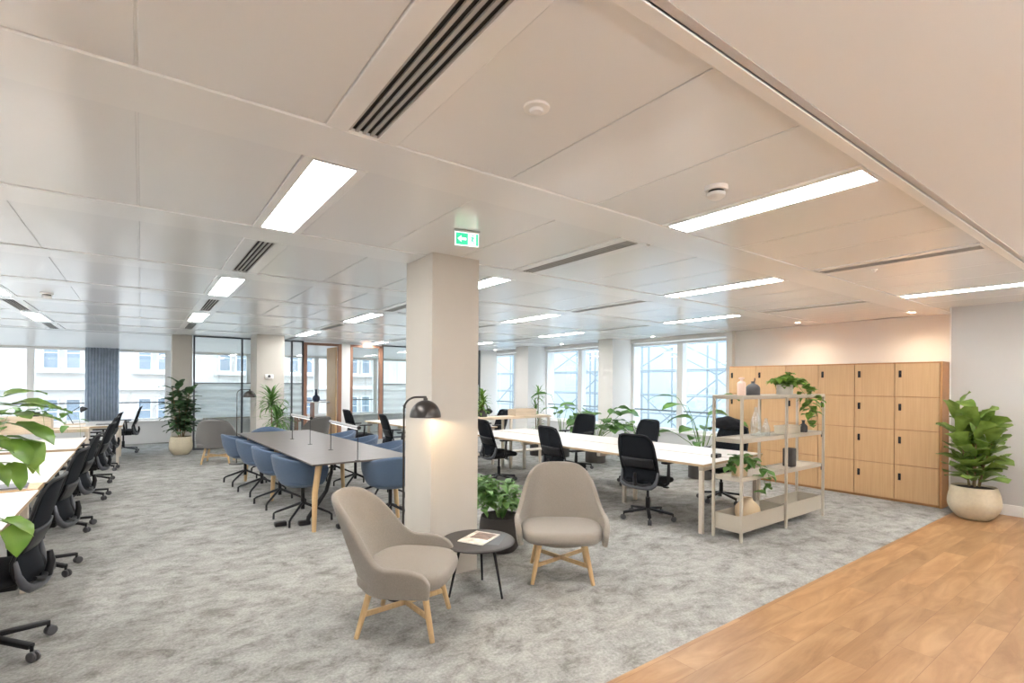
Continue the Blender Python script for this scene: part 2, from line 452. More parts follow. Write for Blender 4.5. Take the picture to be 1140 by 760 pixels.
# right window wall: sill wall, piers, windows
SILL = .52; HEAD = 2.47
W('wall_right', 'wall', XW, XW+.35, 5.42, YW+.2, HEAD+.03, C)
struct(MB().box(XW-.02, XW+.35, 5.42, YW, 0, SILL, .006).build('wall_right', 'radiator', smooth=False))
struct(MB().box(XW-.06, XW+.2, 5.42, YW, SILL, SILL+.03, .006).build('trim_3', 'trim', smooth=False))
W('wall_right', 'wall', 8.55, XW+.35, 7.86, 8.30, 0, C)
W('wall_right', 'wall', 8.55, XW+.35, 10.95, 11.5, 0, C)
W('wall_right', 'wall', 8.55, XW+.35, 14.6, YW, 0, C)
def window(name, y0, y1, mull, x=XW+.06, z0=SILL+.03, z1=HEAD):
    f = MB(); w = .07
    f.box(x-.02, x+.09, y0, y0+w, z0, z1); f.box(x-.02, x+.09, y1-w, y1, z0, z1)
    f.box(x-.018, x+.088, y0+w, y1-w, z0, z0+.06); f.box(x-.018, x+.088, y0+w, y1-w, z1-.05, z1)
    for m_ in mull: f.box(x-.05, x+.10, m_-.07, m_+.07, z0+.06, z1-.05)
    o = struct(f.build(name, 'white', smooth=False))
    e = [y0+w]+[m_ for m_ in mull]+[y1-w]
    for a, b in zip(e, e[1:]):
        a2 = a+(.07 if a in mull else 0); b2 = b-(.07 if b in mull else 0)
        MB().box(x+.03, x+.038, a2, b2, z0+.06, z1-.05).build('glass', 'glass', o, smooth=False)
    h = MB().box(x+.012, x+.03, y0+w, y1-w, z0+.42, z0+.45).build('guard_rail', 'scaff', o, smooth=False)
window('window_1', 5.42, 7.86, [6.54])
window('window_2', 8.30, 10.95, [9.55])
window('window_3', 11.5, 14.6, [12.35, 13.6])
W('wall_right', 'wall', XW-.10, XW, 5.30, 5.42, 0, C)

# far wall with windows
FZ = .57; FH = 2.3
W('wall_far', 'wall', XL, XW+.3, YW, YW+.3, FH, C)
ms = MB(); ms.bm.verts.index_update()
ms.prism([(13.95, C), (YW, FH+.01), (YW, C)], XL, XW-.65, Matrix(((0, 0, 1, 0), (1, 0, 0, 0), (0, 1, 0, 0), (0, 0, 0, 1))))
struct(ms.build('trim_6', 'ceil_band', smooth=False))
struct(MB().box(XL, XW+.3, YW-.01, YW+.3, 0, FZ, .004).build('wall_far', 'radiator', smooth=False))
struct(MB().box(XL, XW, YW-.10, YW-.01, FZ-.03, FZ, .004).build('trim_4', 'trim', smooth=False))
fx = [XL, -4.0, -2.0, -.74, .55, 2.4, 4.2, 6.0, XW]
for i, (a, b) in enumerate(zip(fx, fx[1:])):
    f = MB(); w = .06; y = YW+.08
    f.box(a, a+w, y-.04, y+.06, FZ, FH); f.box(b-w, b, y-.04, y+.06, FZ, FH)
    f.box(a+w, b-w, y-.04, y+.06, FZ, FZ+.05); f.box(a+w, b-w, y-.04, y+.06, FH-.05, FH)
    o = struct(f.build('window_%d' % (i+4), 'white', smooth=False))
    MB().box(a+w, b-w, y, y+.008, FZ+.05, FH-.05).build('glass', 'glass', o, smooth=False)
    MB().box(a+w, b-w, y-.03, y-.01, 1.0, 1.025).build('guard_rail', 'greyframe', o, smooth=False)
# curtain between two far windows
cm = MB(); rows = []
for z in (FZ-.0, 1.2, FH+.02):
    rows.append([Vector((-1.05+.62*i/60, YW-.13+.035*sin(i*1.15), z)) for i in range(61)])
cm.grid(rows)
tag(cm.build('curtain', 'curtain', mods=[('SOLIDIFY', dict(thickness=.006))]), 'blue grey pleated curtain hanging between the far windows', 'curtain')

# pillars
W('wall_pillar', 'pillar', 1.84, 2.27, 3.58, 4.06, 0, C)
W('wall_pillar', 'pillar', 2.0, 2.55, 12.0, 12.75, 0, C)
W('wall_pillar', 'pillar', .55, .93, 13.45, 13.95, 0, C)

# glazed partition
YP = 13.4; TR = 1.50
def panes(name, xs, m_frame, top=C-.03, trans=True, w=.035, film=True):
    f = MB()
    for x in xs: f.box(x-w/2, x+w/2, YP-.03, YP+.03, 0, top)
    f.box(xs[0]-w/2, xs[-1]+w/2, YP-.032, YP+.032, top, top+.03)
    for a, b in zip(xs, xs[1:]):
        f.box(a+w/2, b-w/2, YP-.028, YP+.028, 0, .05)
        if trans: f.box(a+w/2, b-w/2, YP-.02, YP+.02, TR, TR+.018)
    o = struct(f.build(name, m_frame, smooth=False))
    for a, b in zip(xs, xs[1:]):
        if film:
            MB().box(a+w/2, b-w/2, YP-.005, YP+.005, TR+.018, top).build('glass', 'pglass', o, smooth=False)
            MB().box(a+w/2, b-w/2, YP-.005, YP+.005, .72, TR).build('frosted_glass', 'film', o, smooth=False)
            MB().box(a+w/2, b-w/2, YP-.005, YP+.005, .05, .72).build('glass', 'pglass', o, smooth=False)
        else:
            MB().box(a+w/2, b-w/2, YP-.005, YP+.005, .05, top).build('glass', 'pglass', o, smooth=False)
    return o
panes('wall_partition', [.96, 1.92, 3.02, 3.28], 'greyframe')
# doors in the glazed partition, timber framed
def door(name, x0, x1, opened):
    w = .075; f = MB()
    f.box(x0, x0+w, YP-.05, YP+.05, 0, C-.03); f.box(x1-w-.01, x1, YP-.05, YP+.05, 0, C-.03)
    f.box(x0+w, x1-w-.01, YP-.05, YP+.05, C-.09, C-.03)
    o = struct(f.build(name, 'redwood', smooth=False))
    if not opened:
        MB().box(x0+w, x1-w-.01, YP-.01, YP+.01, .06, C-.09).build('glass', 'pglass', o, smooth=False)
        MB().box(x0+w, x1-w-.01, YP-.02, YP+.02, 0, .06).build('rail', 'redwood', o, smooth=False)
    else:
        MB().box(x1-w-.05, x1-w-.012, YP+.06, YP+.85, .02, C-.10).build('door_leaf', 'oak', o, smooth=False)
    return o
door('door_1', 3.30, 4.24, True)
W('wall_partition', 'white', 4.24, 4.46, YP-.06, YP+.06, 0, C)
door('door_2', 4.46, 5.36, False)
panes('wall_partition', [5.375, 6.5, 7.7, XW-.62], 'greyframe')
W('wall_partition', 'wall', XW-.6, XW, YP-.06, YP+.06, 0, C)
# ---------------------------------------------------------------- furniture makers
def shell_mesh(a, b, arm, h_back, h_arm, h_tip, z0, lean, nb=1.0, kexp=2.2, thick=.05, ns=34, flare=0, seatr=.86, backw=38):
    """tub shell: U-shaped plan (half-width a, depth b behind centre, arms reaching +arm), rim height varies"""
    bm = MB(); rows = []; tot = arm+a*pi/2*1.0
    pts = []
    n1 = 7
    for i in range(n1): pts.append(('L', 1-i/n1))
    for i in range(ns+1): pts.append(('B', -90+180*i/ns))
    for i in range(n1): pts.append(('R', (i+1)/n1))
    cols = []
    nz = 8
    for kind, t in pts:
        if kind == 'B':
            th = rd(t); x = a*sin(th); y = -b*cos(th); g = math.exp(-(abs(t)/backw)**kexp)
            h = h_arm+(h_back-h_arm)*g; ln = lean*(.35+.65*g)
            out = Vector((sin(th)*.35, -cos(th), 0))
        else:
            sg = -1 if kind == 'L' else 1
            x = sg*a*(1-.05*t*t); y = arm*t; g = math.exp(-((90)/backw)**kexp)
            h = h_arm+(h_back-h_arm)*g
            h = h-(h-h_tip)*(t**3.0); ln = lean*.35; out = Vector((sg*.35, 0, 0))
            if t > .99: h = h_tip-.03
        col = []
        for j in range(nz+1):
            v = j/nz; z = z0+(h-z0)*v
            hh = z-z0
            s_ = seatr+(1-seatr)*min(1, hh/.16)**.6
            o = out*ln*max(0, hh-.08)
            # narrow the top of the back
            nar = 1-(1-nb)*max(0, (z-h_arm)/(max(.01, h_back-h_arm)))**1.4 if h_back > h_arm else 1
            col.append(Vector((x*s_*nar+o.x*(0 if nb < 1 else 1), y*s_+o.y, z)))
        cols.append(col)
    bm.grid(cols)
    return bm

def cushion_bm(a, b, arm, z0, z1, front=.04, n=44, ex=2.7):
    bm = MB(); rows = []
    def ring(s, z, crown=0):
        r = []
        for k in range(n):
            th = 2*pi*k/n; cx, sy = cos(th), sin(th)
            e = 2/ex
            x = a*abs(cx)**e*(1 if cx > 0 else -1)
            yy = abs(sy)**e*(1 if sy > 0 else -1)
            y = yy*(arm+front) if sy > 0 else yy*b
            if sy > 0: x *= 1-.07*yy
            r.append(Vector((x*s, y*s, z)))
        return r
    h = z1-z0
    for s, z in ((.0001, z0), (.80, z0), (.93, z0+.012), (.985, z0+h*.3), (1.0, z0+h*.5), (.985, z0+h*.72), (.94, z0+h*.90), (.82, z0+h*1.0), (.5, z0+h*1.06), (.0001, z0+h*1.08)):
        rows.append(ring(s, z))
    bm.grid(rows, close=True)
    bmesh.ops.remove_doubles(bm.bm, verts=list(bm.bm.verts), dist=.0005)
    return bm

SUB = ('SUBSURF', dict(levels=1, render_levels=2))
def make_armchair(fab='beige_fab'):
    t = thing('armchair', '', 'armchair')
    shell_mesh(.355, .27, .25, .85, .475, .41, .295, .40, nb=1.0, kexp=4.0, backw=57, seatr=.945).build('shell', fab, t, mods=[('SOLIDIFY', dict(thickness=.045, offset=0)), SUB], ang=0)
    cushion_bm(.338, .26, .25, .305, .41, .07, ex=3.5).build('seat', fab, t, ang=0)
    MB().lathe([(0, .285), (.24, .285), (.27, .30), (.27, .31), (0, .31)], seg=32).build('seat_pan', fab, t)
    for sx in (-1, 1):
        for sy in (-1, 1):
            top = Vector((sx*.175, sy*.165, .30)); bot = Vector((sx*.235, sy*.235, 0))
            MB().tube([bot, bot+(top-bot)*.02, bot+(top-bot)*.5, top], [.014, .0155, .0185, .021], 14).build('leg', 'oak_leg', t)
    def at(sx, sy, z): 
        k = 1-z/.30; return Vector((sx*(.175+.06*k), sy*(.165+.07*k), z))
    for s in (-1, 1):
        MB().bar(at(-1, -s, .135), at(1, s, .135), .018, .032, .004).build('stretcher', 'oak_leg', t)
    return t

def make_tub():
    t = thing('tub_chair', '', 'chair')
    shell_mesh(.285, .27, .20, .76, .675, .64, .42, .18, nb=1.0, kexp=2.0, backw=60, seatr=.74).build('shell', 'blue_fab', t, mods=[('SOLIDIFY', dict(thickness=.04, offset=0)), SUB], ang=0)
    cushion_bm(.25, .23, .20, .41, .485, .03).build('seat', 'blue_fab', t, ang=0)
    MB().lathe([(0, .385), (.17, .39), (.215, .42), (0, .43)], seg=28).build('seat_pan', 'blue_fab', t)
    MB().tube([(0, 0, .12), (0, 0, .39)], .021, 14).build('post', 'blackm', t)
    for k in range(4):
        a = pi/4+k*pi/2+.12; d = Vector((cos(a), sin(a), 0))
        MB().tube([d*.015+Vector((0, 0, .19)), d*.30+Vector((0, 0, .085)), d*.328+Vector((0, 0, .065)), d*.33+Vector((0, 0, .0))], [.016, .012, .012, .0125], 8).build('leg', 'blackm', t)
    return t

def make_task(meshm='mesh'):
    t = thing('task_chair', '', 'chair')
    # five-star base with castors
    for k in range(5):
        a = pi/2+k*2*pi/5; d = Vector((cos(a), sin(a), 0)); z = Vector((0, 0, 1))
        m = MB(); m.bar(d*.03+z*.115, d*.285+z*.083, .040, .026, .006); m.tube([d*.285+z*.09, d*.285+z*.05], .009, 8)
        m.build('base_arm', 'black', t)
        sd = Vector((-d.y, d.x, 0)); w = MB(); c = d*.295+z*.029
        for s in (-1, 1):
            mt = Matrix((d, z, sd)).transposed().to_4x4(); mt.translation = c+sd*s*.012
            w.lathe([(0, -.009), (.024, -.009), (.029, -.005), (.029, .005), (.024, .009), (0, .009)], seg=16, mt=mt)
        w.bar(c-sd*.014+z*.002, c+sd*.014+z*.002, .012, .05, .004)
        w.build('caster', 'caster', t)
    MB().tube([(0, 0, .10), (0, 0, .13), (0, 0, .131), (0, 0, .25), (0, 0, .251), (0, 0, .40)], [.034, .034, .026, .026, .015, .015], 16).build('gas_column', 'black', t)
    m = MB(); m.box(-.085, .085, -.15, .12, .375, .425, .012); m.bar((.08, .02, .40), (.23, .02, .392), .014, .014, .004); m.box(.19, .25, 0, .04, .384, .400, .004)
    m.bar((-.08, .05, .40), (-.22, .05, .395), .012, .012, .003)
    m.build('mechanism', 'black', t)
    # seat
    s = MB(); rows = []
    n = 40
    for sc, z in ((.0001, .43), (.86, .43), (.97, .445), (1, .465), (.97, .487), (.88, .498), (.5, .503), (.0001, .503)):
        r = []
        for k in range(n):
            th = 2*pi*k/n; e = 2/3.6; c_, s_ = cos(th), sin(th)
            x = .245*abs(c_)**e*(1 if c_ > 0 else -1); y = .235*abs(s_)**e*(1 if s_ > 0 else -1)
            drop = -.02*max(0, y/.235)**3
            r.append(Vector((x*sc, .02+y*sc, z+drop)))
        rows.append(r)
    s.grid(rows, close=True); bmesh.ops.remove_doubles(s.bm, verts=list(s.bm.verts), dist=.0005)
    s.build('seat', 'seatfab', t, ang=0)
    # backrest: frame loop + mesh sheet
    def bp(u, v):      # u -1..1, v 0..1
        w = .222+.018*sin(pi*min(1, v*1.05))-.004*v
        z = .405+.585*v; y = -.215-.045*cos(v*pi*.95)*-1*0-.02-.07*(v-.25)**2*1.6-.03*v+.035*(abs(u)**2)
        y += .045*math.exp(-((v-.28)/.2)**2)
        return Vector((u*w, y, z))
    pts = []
    for i in range(60):
        th = 2*pi*i/60; e = 2/5.5; c_, s_ = cos(th), sin(th)
        u = abs(c_)**e*(1 if c_ > 0 else -1); v = .5+.5*abs(s_)**e*(1 if s_ > 0 else -1)
        pts.append(bp(u, v))
    pts.append(pts[0]); pts.append(pts[1])
    rr = [.0105+.013*max(0, 1-(p.z-.405)/.16) for p in pts]
    MB().tube(pts, rr, 8, cap=False).build('back_frame', 'black', t)
    lf_ = [bp(u, v) for u, v in ((-.99, .30), (-.985, .16), (-.95, .06), (-.8, .012), (-.4, 0), (0, 0), (.4, 0), (.8, .012), (.95, .06), (.985, .16), (.99, .30))]
    MB().tube([p+Vector((0, -.012, -.004)) for p in lf_], [.010, .017, .022, .025, .026, .026, .026, .025, .022, .017, .010], 10).build('lower_frame', 'greyframe', t, ang=0)
    g = MB(); rows = []
    for j in range(13):
        v = .02+.96*j/12
        rows.append([bp(u*(.97 if .05 < v < .95 else .93), v) for u in [x/5-1 for x in range(11)]])
    g.grid(rows); g.build('back_mesh', meshm, t, mods=[('SOLIDIFY', dict(thickness=.004))])
    l = MB(); rows = []
    for j in range(5):
        v = .34+.20*j/4; rows.append([bp(u, v)+Vector((0, -.014-.006*sin(pi*j/4), 0)) for u in [(x/6-1)*.86 for x in range(13)]])
    l.grid(rows); l.build('lumbar_pad', 'black', t, mods=[('SOLIDIFY', dict(thickness=.012))])
    y = MB()
    y.tube([(0, -.10, .40), (0, -.20, .40), (0, -.262, .43), (0, -.275, .50), (0, -.268, .56)], [.024, .026, .024, .02, .014], 10)
    for s_ in (-1, 1): y.tube([(0, -.25, .43), (s_*.10, -.262, .43), (s_*.185, -.245, .46)], [.018, .015, .011], 8)
    y.build('back_support', 'black', t)
    for s_ in (-1, 1):
        m = MB(); m.tube([(s_*.10, -.02, .415), (s_*.24, -.03, .42), (s_*.275, -.035, .45), (s_*.28, -.03, .56), (s_*.275, -.02, .672)], [.016, .016, .019, .019, .015], 10)
        m.build('armrest_post', 'black', t)
        MB().box(s_*.275-.042, s_*.275+.042, -.12, .13, .670, .694, .011).build('armrest_pad', 'black', t)
    return t

# ------------------------------------------------ armchairs around the small table
ac = make_armchair()
ac.location = (1.39, 3.045, 0); ac.rotation_euler = (0, 0, face(.37, -.325))
tag(ac, 'beige fabric armchair turned sideways, left of the round table', 'armchair', 'beige lounge armchairs')
dup(ac, (2.775, 3.10, 0), face(-.30, -.385), 'beige fabric armchair facing the camera, right of the round table', 'beige lounge armchairs')
far = make_armchair('grey_fab')
far.location = (1.20, 11.15, 0); far.rotation_euler = (0, 0, face(.30, .95)); tag(far, 'grey armchair seen from behind, next to the far cream pot', 'armchair', 'grey armchairs by the glass partition')
dup(far, (2.86, 11.05, 0), face(-.35, .93), 'grey armchair showing only its round back beyond the dark table', 'grey armchairs by the glass partition')

# ------------------------------------------------ small round table
st = thing('side_table', 'low round black side table between the two beige armchairs', 'side table', (2.03, 3.19, -.095))
MB().lathe([(0, .462), (.262, .462), (.272, .466), (.277, .474), (.272, .481), (.262, .484), (0, .484)], seg=64).build('tabletop', 'sidetop', st)
for a in ():
    d = Vector((cos(rd(a-10)), sin(rd(a-10)), 0))
    MB().tube([d*.245, d*.145+Vector((0, 0, .463))], [.0075, .0125], 10).build('leg', 'blackm', st)
for a in (-70, 48, 172):
    d = Vector((cos(rd(a)), sin(rd(a)), 0))
    MB().tube([d*.225+Vector((0, 0, .095)), d*.14+Vector((0, 0, .463))], [.0075, .0125], 10).build('leg', 'blackm', st)
MB().lathe([(0, .452), (.17, .452), (.17, .462), (0, .462)], seg=32).build('mount_ring', 'blackm', st)
mg = thing('magazine', 'pale magazine with a brown photo cover lying on the round table', 'magazine', (2.05, 3.20, .3895), rd(-62))
MB().box(-.105, .105, -.14, .14, 0, .007, .002).build('pages', 'paper', mg)
MB().box(-.104, .104, -.139, .139, .007, .0082).build('cover', 'cover1', mg)
MB().box(-.065, .085, -.03, .115, .0082, .009).build('cover_photo', 'cover2', mg)
mg = thing('magazine', 'grey magazine beneath the pale one on the round table', 'magazine', (2.11, 3.15, .3892), rd(-48))
MB().box(-.10, .10, -.135, .135, 0.0001, .0003).build('cover', 'greyframe', mg)

# ------------------------------------------------ floor lamps
def lamp(name, lab, loc, head, hgt, lit):
    t = thing(name, lab, 'floor lamp', loc)
    hx, hy = head; L_ = math.hypot(hx, hy); d = Vector((hx/L_, hy/L_, 0))
    MB().lathe([(0, 0), (.125, 0), (.13, .006), (.125, .014), (0, .016)], seg=40).build('base', 'lamp', t)
    pts = [Vector((0, 0, .014)), Vector((0, 0, hgt-.09))]
    for i in range(1, 9):
        a = pi/2*i/8; pts.append(Vector((0, 0, hgt-.09))+d*.09*(1-cos(a))+Vector((0, 0, .09*sin(a))))
    pts.append(d*(L_+.005)+Vector((0, 0, hgt))); pts.append(d*(L_+.006)+Vector((0, 0, hgt-.012)))
    MB().tube(pts, .0075, 10).build('pole', 'lamp', t)
    R_ = .115; z0 = hgt-.148
    prof = [(R_*cos(a), z0+R_*1.10*sin(a)) for a in [pi/2*i/14 for i in range(15)]]
    prof = [(r if r > 1e-4 else 0, z) for r, z in prof]
    inner = [((R_-.003)*cos(a), z0+(R_-.003)*1.10*sin(a)) for a in [pi/2*i/14 for i in range(15)]]
    inner = [(r if r > 1e-4 else 0, z) for r, z in inner]
    MB().lathe(prof, (hx, hy, 0), 48, caps=False).build('shade', 'lamp', t, ang=0)
    sh = MB().lathe(inner, (hx, hy, 0), 48, caps=False).build('shade_lining', 'lampin', t, ang=0)
    MB().lathe([(0, z0+.122), (.016, z0+.122), (.016, z0+.137), (.008, z0+.148), (0, z0+.148)], (hx, hy, 0), 16).build('finial', 'lamp', t)
    MB().lathe([(0, z0+.02), (.022, z0+.03), (.03, z0+.05), (.022, z0+.075), (0, z0+.085)], (hx, hy, 0), 20).build('bulb', 'bulb' if lit else 'lampin', t, ang=0)
    return t
lamp('floor_lamp', 'lit bronze dome floor lamp standing against the front pillar', (1.55, 3.45, 0), (.145, -.055), 1.445, True)
lamp('floor_lamp', 'unlit dark dome floor lamp between the grey armchair and the rear pillar', (1.46, 10.75, 0), (.22, .02), 1.40, False)
def area(name, loc, size, power, col, rot=(0, 0, 0), sy=None):
    l = bpy.data.lights.new(name, 'AREA'); l.energy = power; l.color = col; l.shape = 'RECTANGLE' if sy else 'DISK'; l.size = size
    if sy: l.size_y = sy
    o = bpy.data.objects.new(name, l); COL.objects.link(o); o.location = loc; o.rotation_euler = rot; return o
def spot(name, loc, power, col, ang, blend=.6, rot=(0, 0, 0), soft=.03):
    l = bpy.data.lights.new(name, 'SPOT'); l.energy = power; l.color = col; l.spot_size = rd(ang); l.spot_blend = blend; l.shadow_soft_size = soft
    o = bpy.data.objects.new(name, l); COL.objects.link(o); o.location = loc; o.rotation_euler = rot; return o
spot('lamp_light', (1.695, 3.395, 1.335), 20, (1, .74, .45), 164, .12)

# ------------------------------------------------ long dark table with blue chairs
dt = thing('long_table', 'long dark-topped meeting table on splayed oak legs', 'table', (1.93, 5.24, 0), rd(2.2))
TW, TLn = 1.10, 3.85
MB().box(-TW/2, TW/2, 0, TLn, .712, .73, .003).build('tabletop', 'tabletop', dt, smooth=False)
MB().box(-TW/2+.25, TW/2-.25, .2, TLn-.2, .69, .711, .003).build('under_frame', 'blackm', dt, smooth=False)
for yy, sl in ((.25, -.0), (1.95, 0), (3.6, 0)):
    for s in (-1, 1):
        m = MB(); m.tube([(s*(TW/2-.08), yy-.04*(1 if yy < 1 else 0), 0), (s*(TW/2-.10), yy, .40), (s*(TW/2-.15), yy+.02, .711)], [.022, .030, .036], 12)
        m.build('leg', 'oak_leg', dt)
        MB().box(s*(TW/2-.15)-.06, s*(TW/2-.15)+.06, yy-.05, yy+.09, .695, .711, .003).build('bracket', 'blackm', dt, smooth=False)
tub = make_tub(); first = True
G_ = 'blue tub chairs around the long dark table'
for x, y, dx, dy, lb in [
    (1.48, 6.00, 1, .02, 'nearest blue tub chair in the row on the left side of the dark table'),
    (1.43, 6.92, 1, .0, 'second blue tub chair from the front on the left side of the dark table'),
    (1.38, 7.82, 1, .05, 'third blue tub chair from the front on the left side of the dark table'),
    (1.30, 8.70, 1, .0, 'farthest blue tub chair on the left side of the dark table'),
    (2.26, 5.38, .22, 1, 'blue tub chair at the near end of the dark table, beside the pillar'),
    (2.62, 6.55, -1, 0, 'nearest blue tub chair on the far side of the dark table, top rim showing'),
    (2.58, 7.45, -1, .05, 'middle blue tub chair on the far side of the dark table, top rim showing'),
    (2.55, 8.35, -1, 0, 'rearmost blue tub chair on the far side of the dark table, top rim showing'),
    (1.80, 9.45, 0, -1, 'blue tub chair at the far end of the dark table beside the dracaena')]:
    if first: tub.location = (x, y, 0); tub.rotation_euler = (0, 0, face(dx, dy)); tag(tub, lb, 'chair', G_); first = False
    else: dup(tub, (x, y, 0), face(dx, dy), lb, G_)

# linear table lamps
def tlamp(lab, p0, p1):
    p0 = Vector((*p0, 0)); p1 = Vector((*p1, 0))
    t = thing('table_lamp', lab, 'table lamp', ((p0.x+p1.x)/2, (p0.y+p1.y)/2, .7302), 0, 'linear lamps on the dark table')
    c = (p0+p1)/2; d = (p1-p0); L_ = d.length; d.normalize()
    for s in (-1, 1):
        q = d*s*L_/2
        MB().tube([q, q+Vector((0, 0, .335))], .004, 8).build('post', 'blackm', t)
        MB().lathe([(0, 0), (.028, 0), (.028, .004), (0, .005)], q, 20).build('foot', 'blackm', t)
    a = -d*(L_/2+.03)+Vector((0, 0, .345)); b = d*(L_/2+.03)+Vector((0, 0, .345))
    MB().tube([a, b], .017, 12).build('bar', 'alu', t)
    MB().bar(a+d*.05-Vector((0, 0, .0195)), b-d*.05-Vector((0, 0, .0195)), .016, .006).build('light_strip', 'ledstrip', t, smooth=False)
    for e, q in ((1, b), (-1, a)): MB().tube([q-d*e*.004, q+d*e*.02], .0195, 12).build('end_cap', 'blackm', t)
tlamp('slim bar lamp on two thin posts, nearer one on the dark table', (1.86, 6.25), (1.84, 5.25))
tlamp('slim bar lamp on two thin posts, farther one on the dark table', (1.76, 7.75), (1.80, 6.95))
# ------------------------------------------------ bench desks
def bench(lab, loc, rz, wid, lens, z=.73, split=True, endleg=True, group=None, nm='bench_desk'):
    """worktops run along local +y from 0; local x from 0 to wid"""
    t = thing(nm, lab, 'desk', loc, rz, group)
    y = 0; rows = [(0, wid/2-.012), (wid/2+.012, wid)] if split else [(0, wid)]
    for L_ in lens:
        for a, b in rows:
            MB().box(a, b, y+.003, y+L_-.003, z-.0245, z-.0006, .0008, seg=1).build('edge_core', 'deskedge', t, smooth=False)
            MB().box(a+.001, b-.001, y+.004, y+L_-.004, z-.0006, z+.0006).build('worktop', 'desk', t, smooth=False)
        y += L_
    tot = y; m = MB()
    for q in ((.36, wid-.36) if wid > 1.3 else (.3, wid-.3)): m.box(q-.025, q+.025, .05, tot-.05, z-.075, z-.026)
    m.build('beam', 'shelf_lt', t, smooth=False)
    ys = [.06]; acc = 0
    for L_ in lens[:-1]: acc += L_; ys.append(acc)
    ys.append(tot-.06)
    for yy in ys:
        inner = yy not in (ys[0], ys[-1])
        MB().box(.05, wid-.05, yy-.025, yy+.025, z-.075, z-.026).build('cross_rail', 'shelf_lt', t, smooth=False)
        for q in ((wid/2-.12, wid/2+.12) if inner else (.07, wid-.07)):
            MB().box(q-.022, q+.022, yy-.022, yy+.022, 0, z-.0755, .004).build('leg', 'shelf_lt', t, smooth=False)
    return t
def divider(lab, loc, x0, x1, ztop, posts, depth=.30, lowshelf=None):
    t = thing('divider_shelf', lab, 'shelf', loc)
    MB().box(x0, x1, -depth/2, depth/2, ztop-.045, ztop, .003).build('top_shelf', 'oak_pale', t, smooth=False)
    for x in posts:
        for s in (-1, 1):
            MB().box(x-.02, x+.02, s*depth/2-.02-s*.02, s*depth/2+.02-s*.02, 0, ztop-.0455, .002).build('post', 'shelf_lt', t, smooth=False)
    if lowshelf:
        MB().box(x0+.02, x1-.02, -depth/2+.045, depth/2-.045, lowshelf-.02, lowshelf).build('lower_shelf', 'shelf_lt', t, smooth=False)
    return t
def socket(x, y, z, lab, rz=0):
    t = thing('power_socket', lab, 'socket', (x, y, z), rz, 'black power sockets on the bench desk')
    MB().box(-.06, .06, -.035, .035, 0, .045, .008).build('housing', 'black', t)
    MB().box(-.045, .045, -.037, -.0352, .01, .035).build('socket_face', 'greyframe', t, smooth=False)
    return t

RB = rd(4.6)
bench('long white bench desk behind the open beige shelf unit', (4.66, 3.03, 0), RB, 1.40, (1.42, 1.42, 1.42))
bench('white bench desk beyond the oak divider at the rear windows', (4.10, 7.85, 0), rd(4.6), 1.40, (1.4, 1.4))
bench('white desk inside the glazed meeting room', (1.2, 14.0, 0), 0, 1.5, (.8,), split=False)
bench('nearest white bench desk at the left edge', (-2.0, 2.6, 0), 0, 1.39, (1.27, 1.27), group=None)
bench('white bench desk on the left just beyond the oak strip', (-2.0, 5.50, 0), 0, 1.39, (1.12, 1.12))
bench('white bench desk on the left in front of the planted divider', (-2.0, 7.80, 0), 0, 1.39, (1.5,), z=.75)
bench('farthest white bench desk on the left before the curtain', (-3.2, 11.7, 0), 0, 2.93, (1.5,))
ok = thing('oak_cabinet', 'low oak cabinet with a laptop between two left bench desks', 'cabinet', (-1.3, 5.32, 0))
MB().box(-.70, .68, -.165, .165, .70, .735, .003).build('top_panel', 'oak', ok, smooth=False)
MB().box(-.68, .55, -.155, .155, .02, .6995).build('body', 'white', ok, smooth=False)
lp = thing('laptop', 'closed grey laptop lying on the oak cabinet', 'laptop', (-.86, 5.30, .7355), rd(4))
MB().box(-.17, .17, -.115, .115, 0, .010, .004).build('base', 'alu', lp)
MB().box(-.17, .17, -.115, .115, .0105, .017, .003).build('lid', 'greyframe', lp)
for i, (x, y) in enumerate(((5.16, 4.45), (5.02, 5.86), (5.24, 3.25))):
    socket(x, y, .7312, 'small black power socket on the right bench desk, %s' % ['in its middle', 'at its far end', 'behind the shelf unit'][i], RB)

divider('oak divider shelf with planters behind the right bench desk', (0, 7.6, 0), 4.15, 6.40, .95, (4.2, 5.45, 6.35), lowshelf=.30)
divider('oak planted divider shelf across the left bench desks', (0, 9.55, 0), -2.1, -.60, .86, (-2.0, -.62), lowshelf=.32)
divider('oak divider shelf holding the pothos at the left edge', (0, 2.42, 0), -2.1, -.72, 1.04, (-2.0, -.74))
def planter_box(lab, x0, x1, y, z, h):
    t = thing('planter_box', lab, 'planter', ((x0+x1)/2, y, z)); w = (x1-x0)/2
    b = MB(); b.box(-w, w, -.12, -.105, 0, h); b.box(-w, w, .105, .12, 0, h); b.box(-w, -w+.015, -.105, .105, 0, h); b.box(w-.015, w, -.105, .105, 0, h)
    b.box(-w+.015, w-.015, -.105, .105, 0, .02)
    b.build('box', 'oak_pale', t, smooth=False)
    MB().box(-w+.016, w-.016, -.104, .104, .0205, h-.03).build('soil', 'soil', t, smooth=False)
    return t
planter_box('pale oak box on the divider behind the right bench desk', 5.56, 6.05, 7.6, .9505, .125)
planter_box('pale oak box on the left planted divider', -1.75, -1.0, 9.55, .8605, .19)

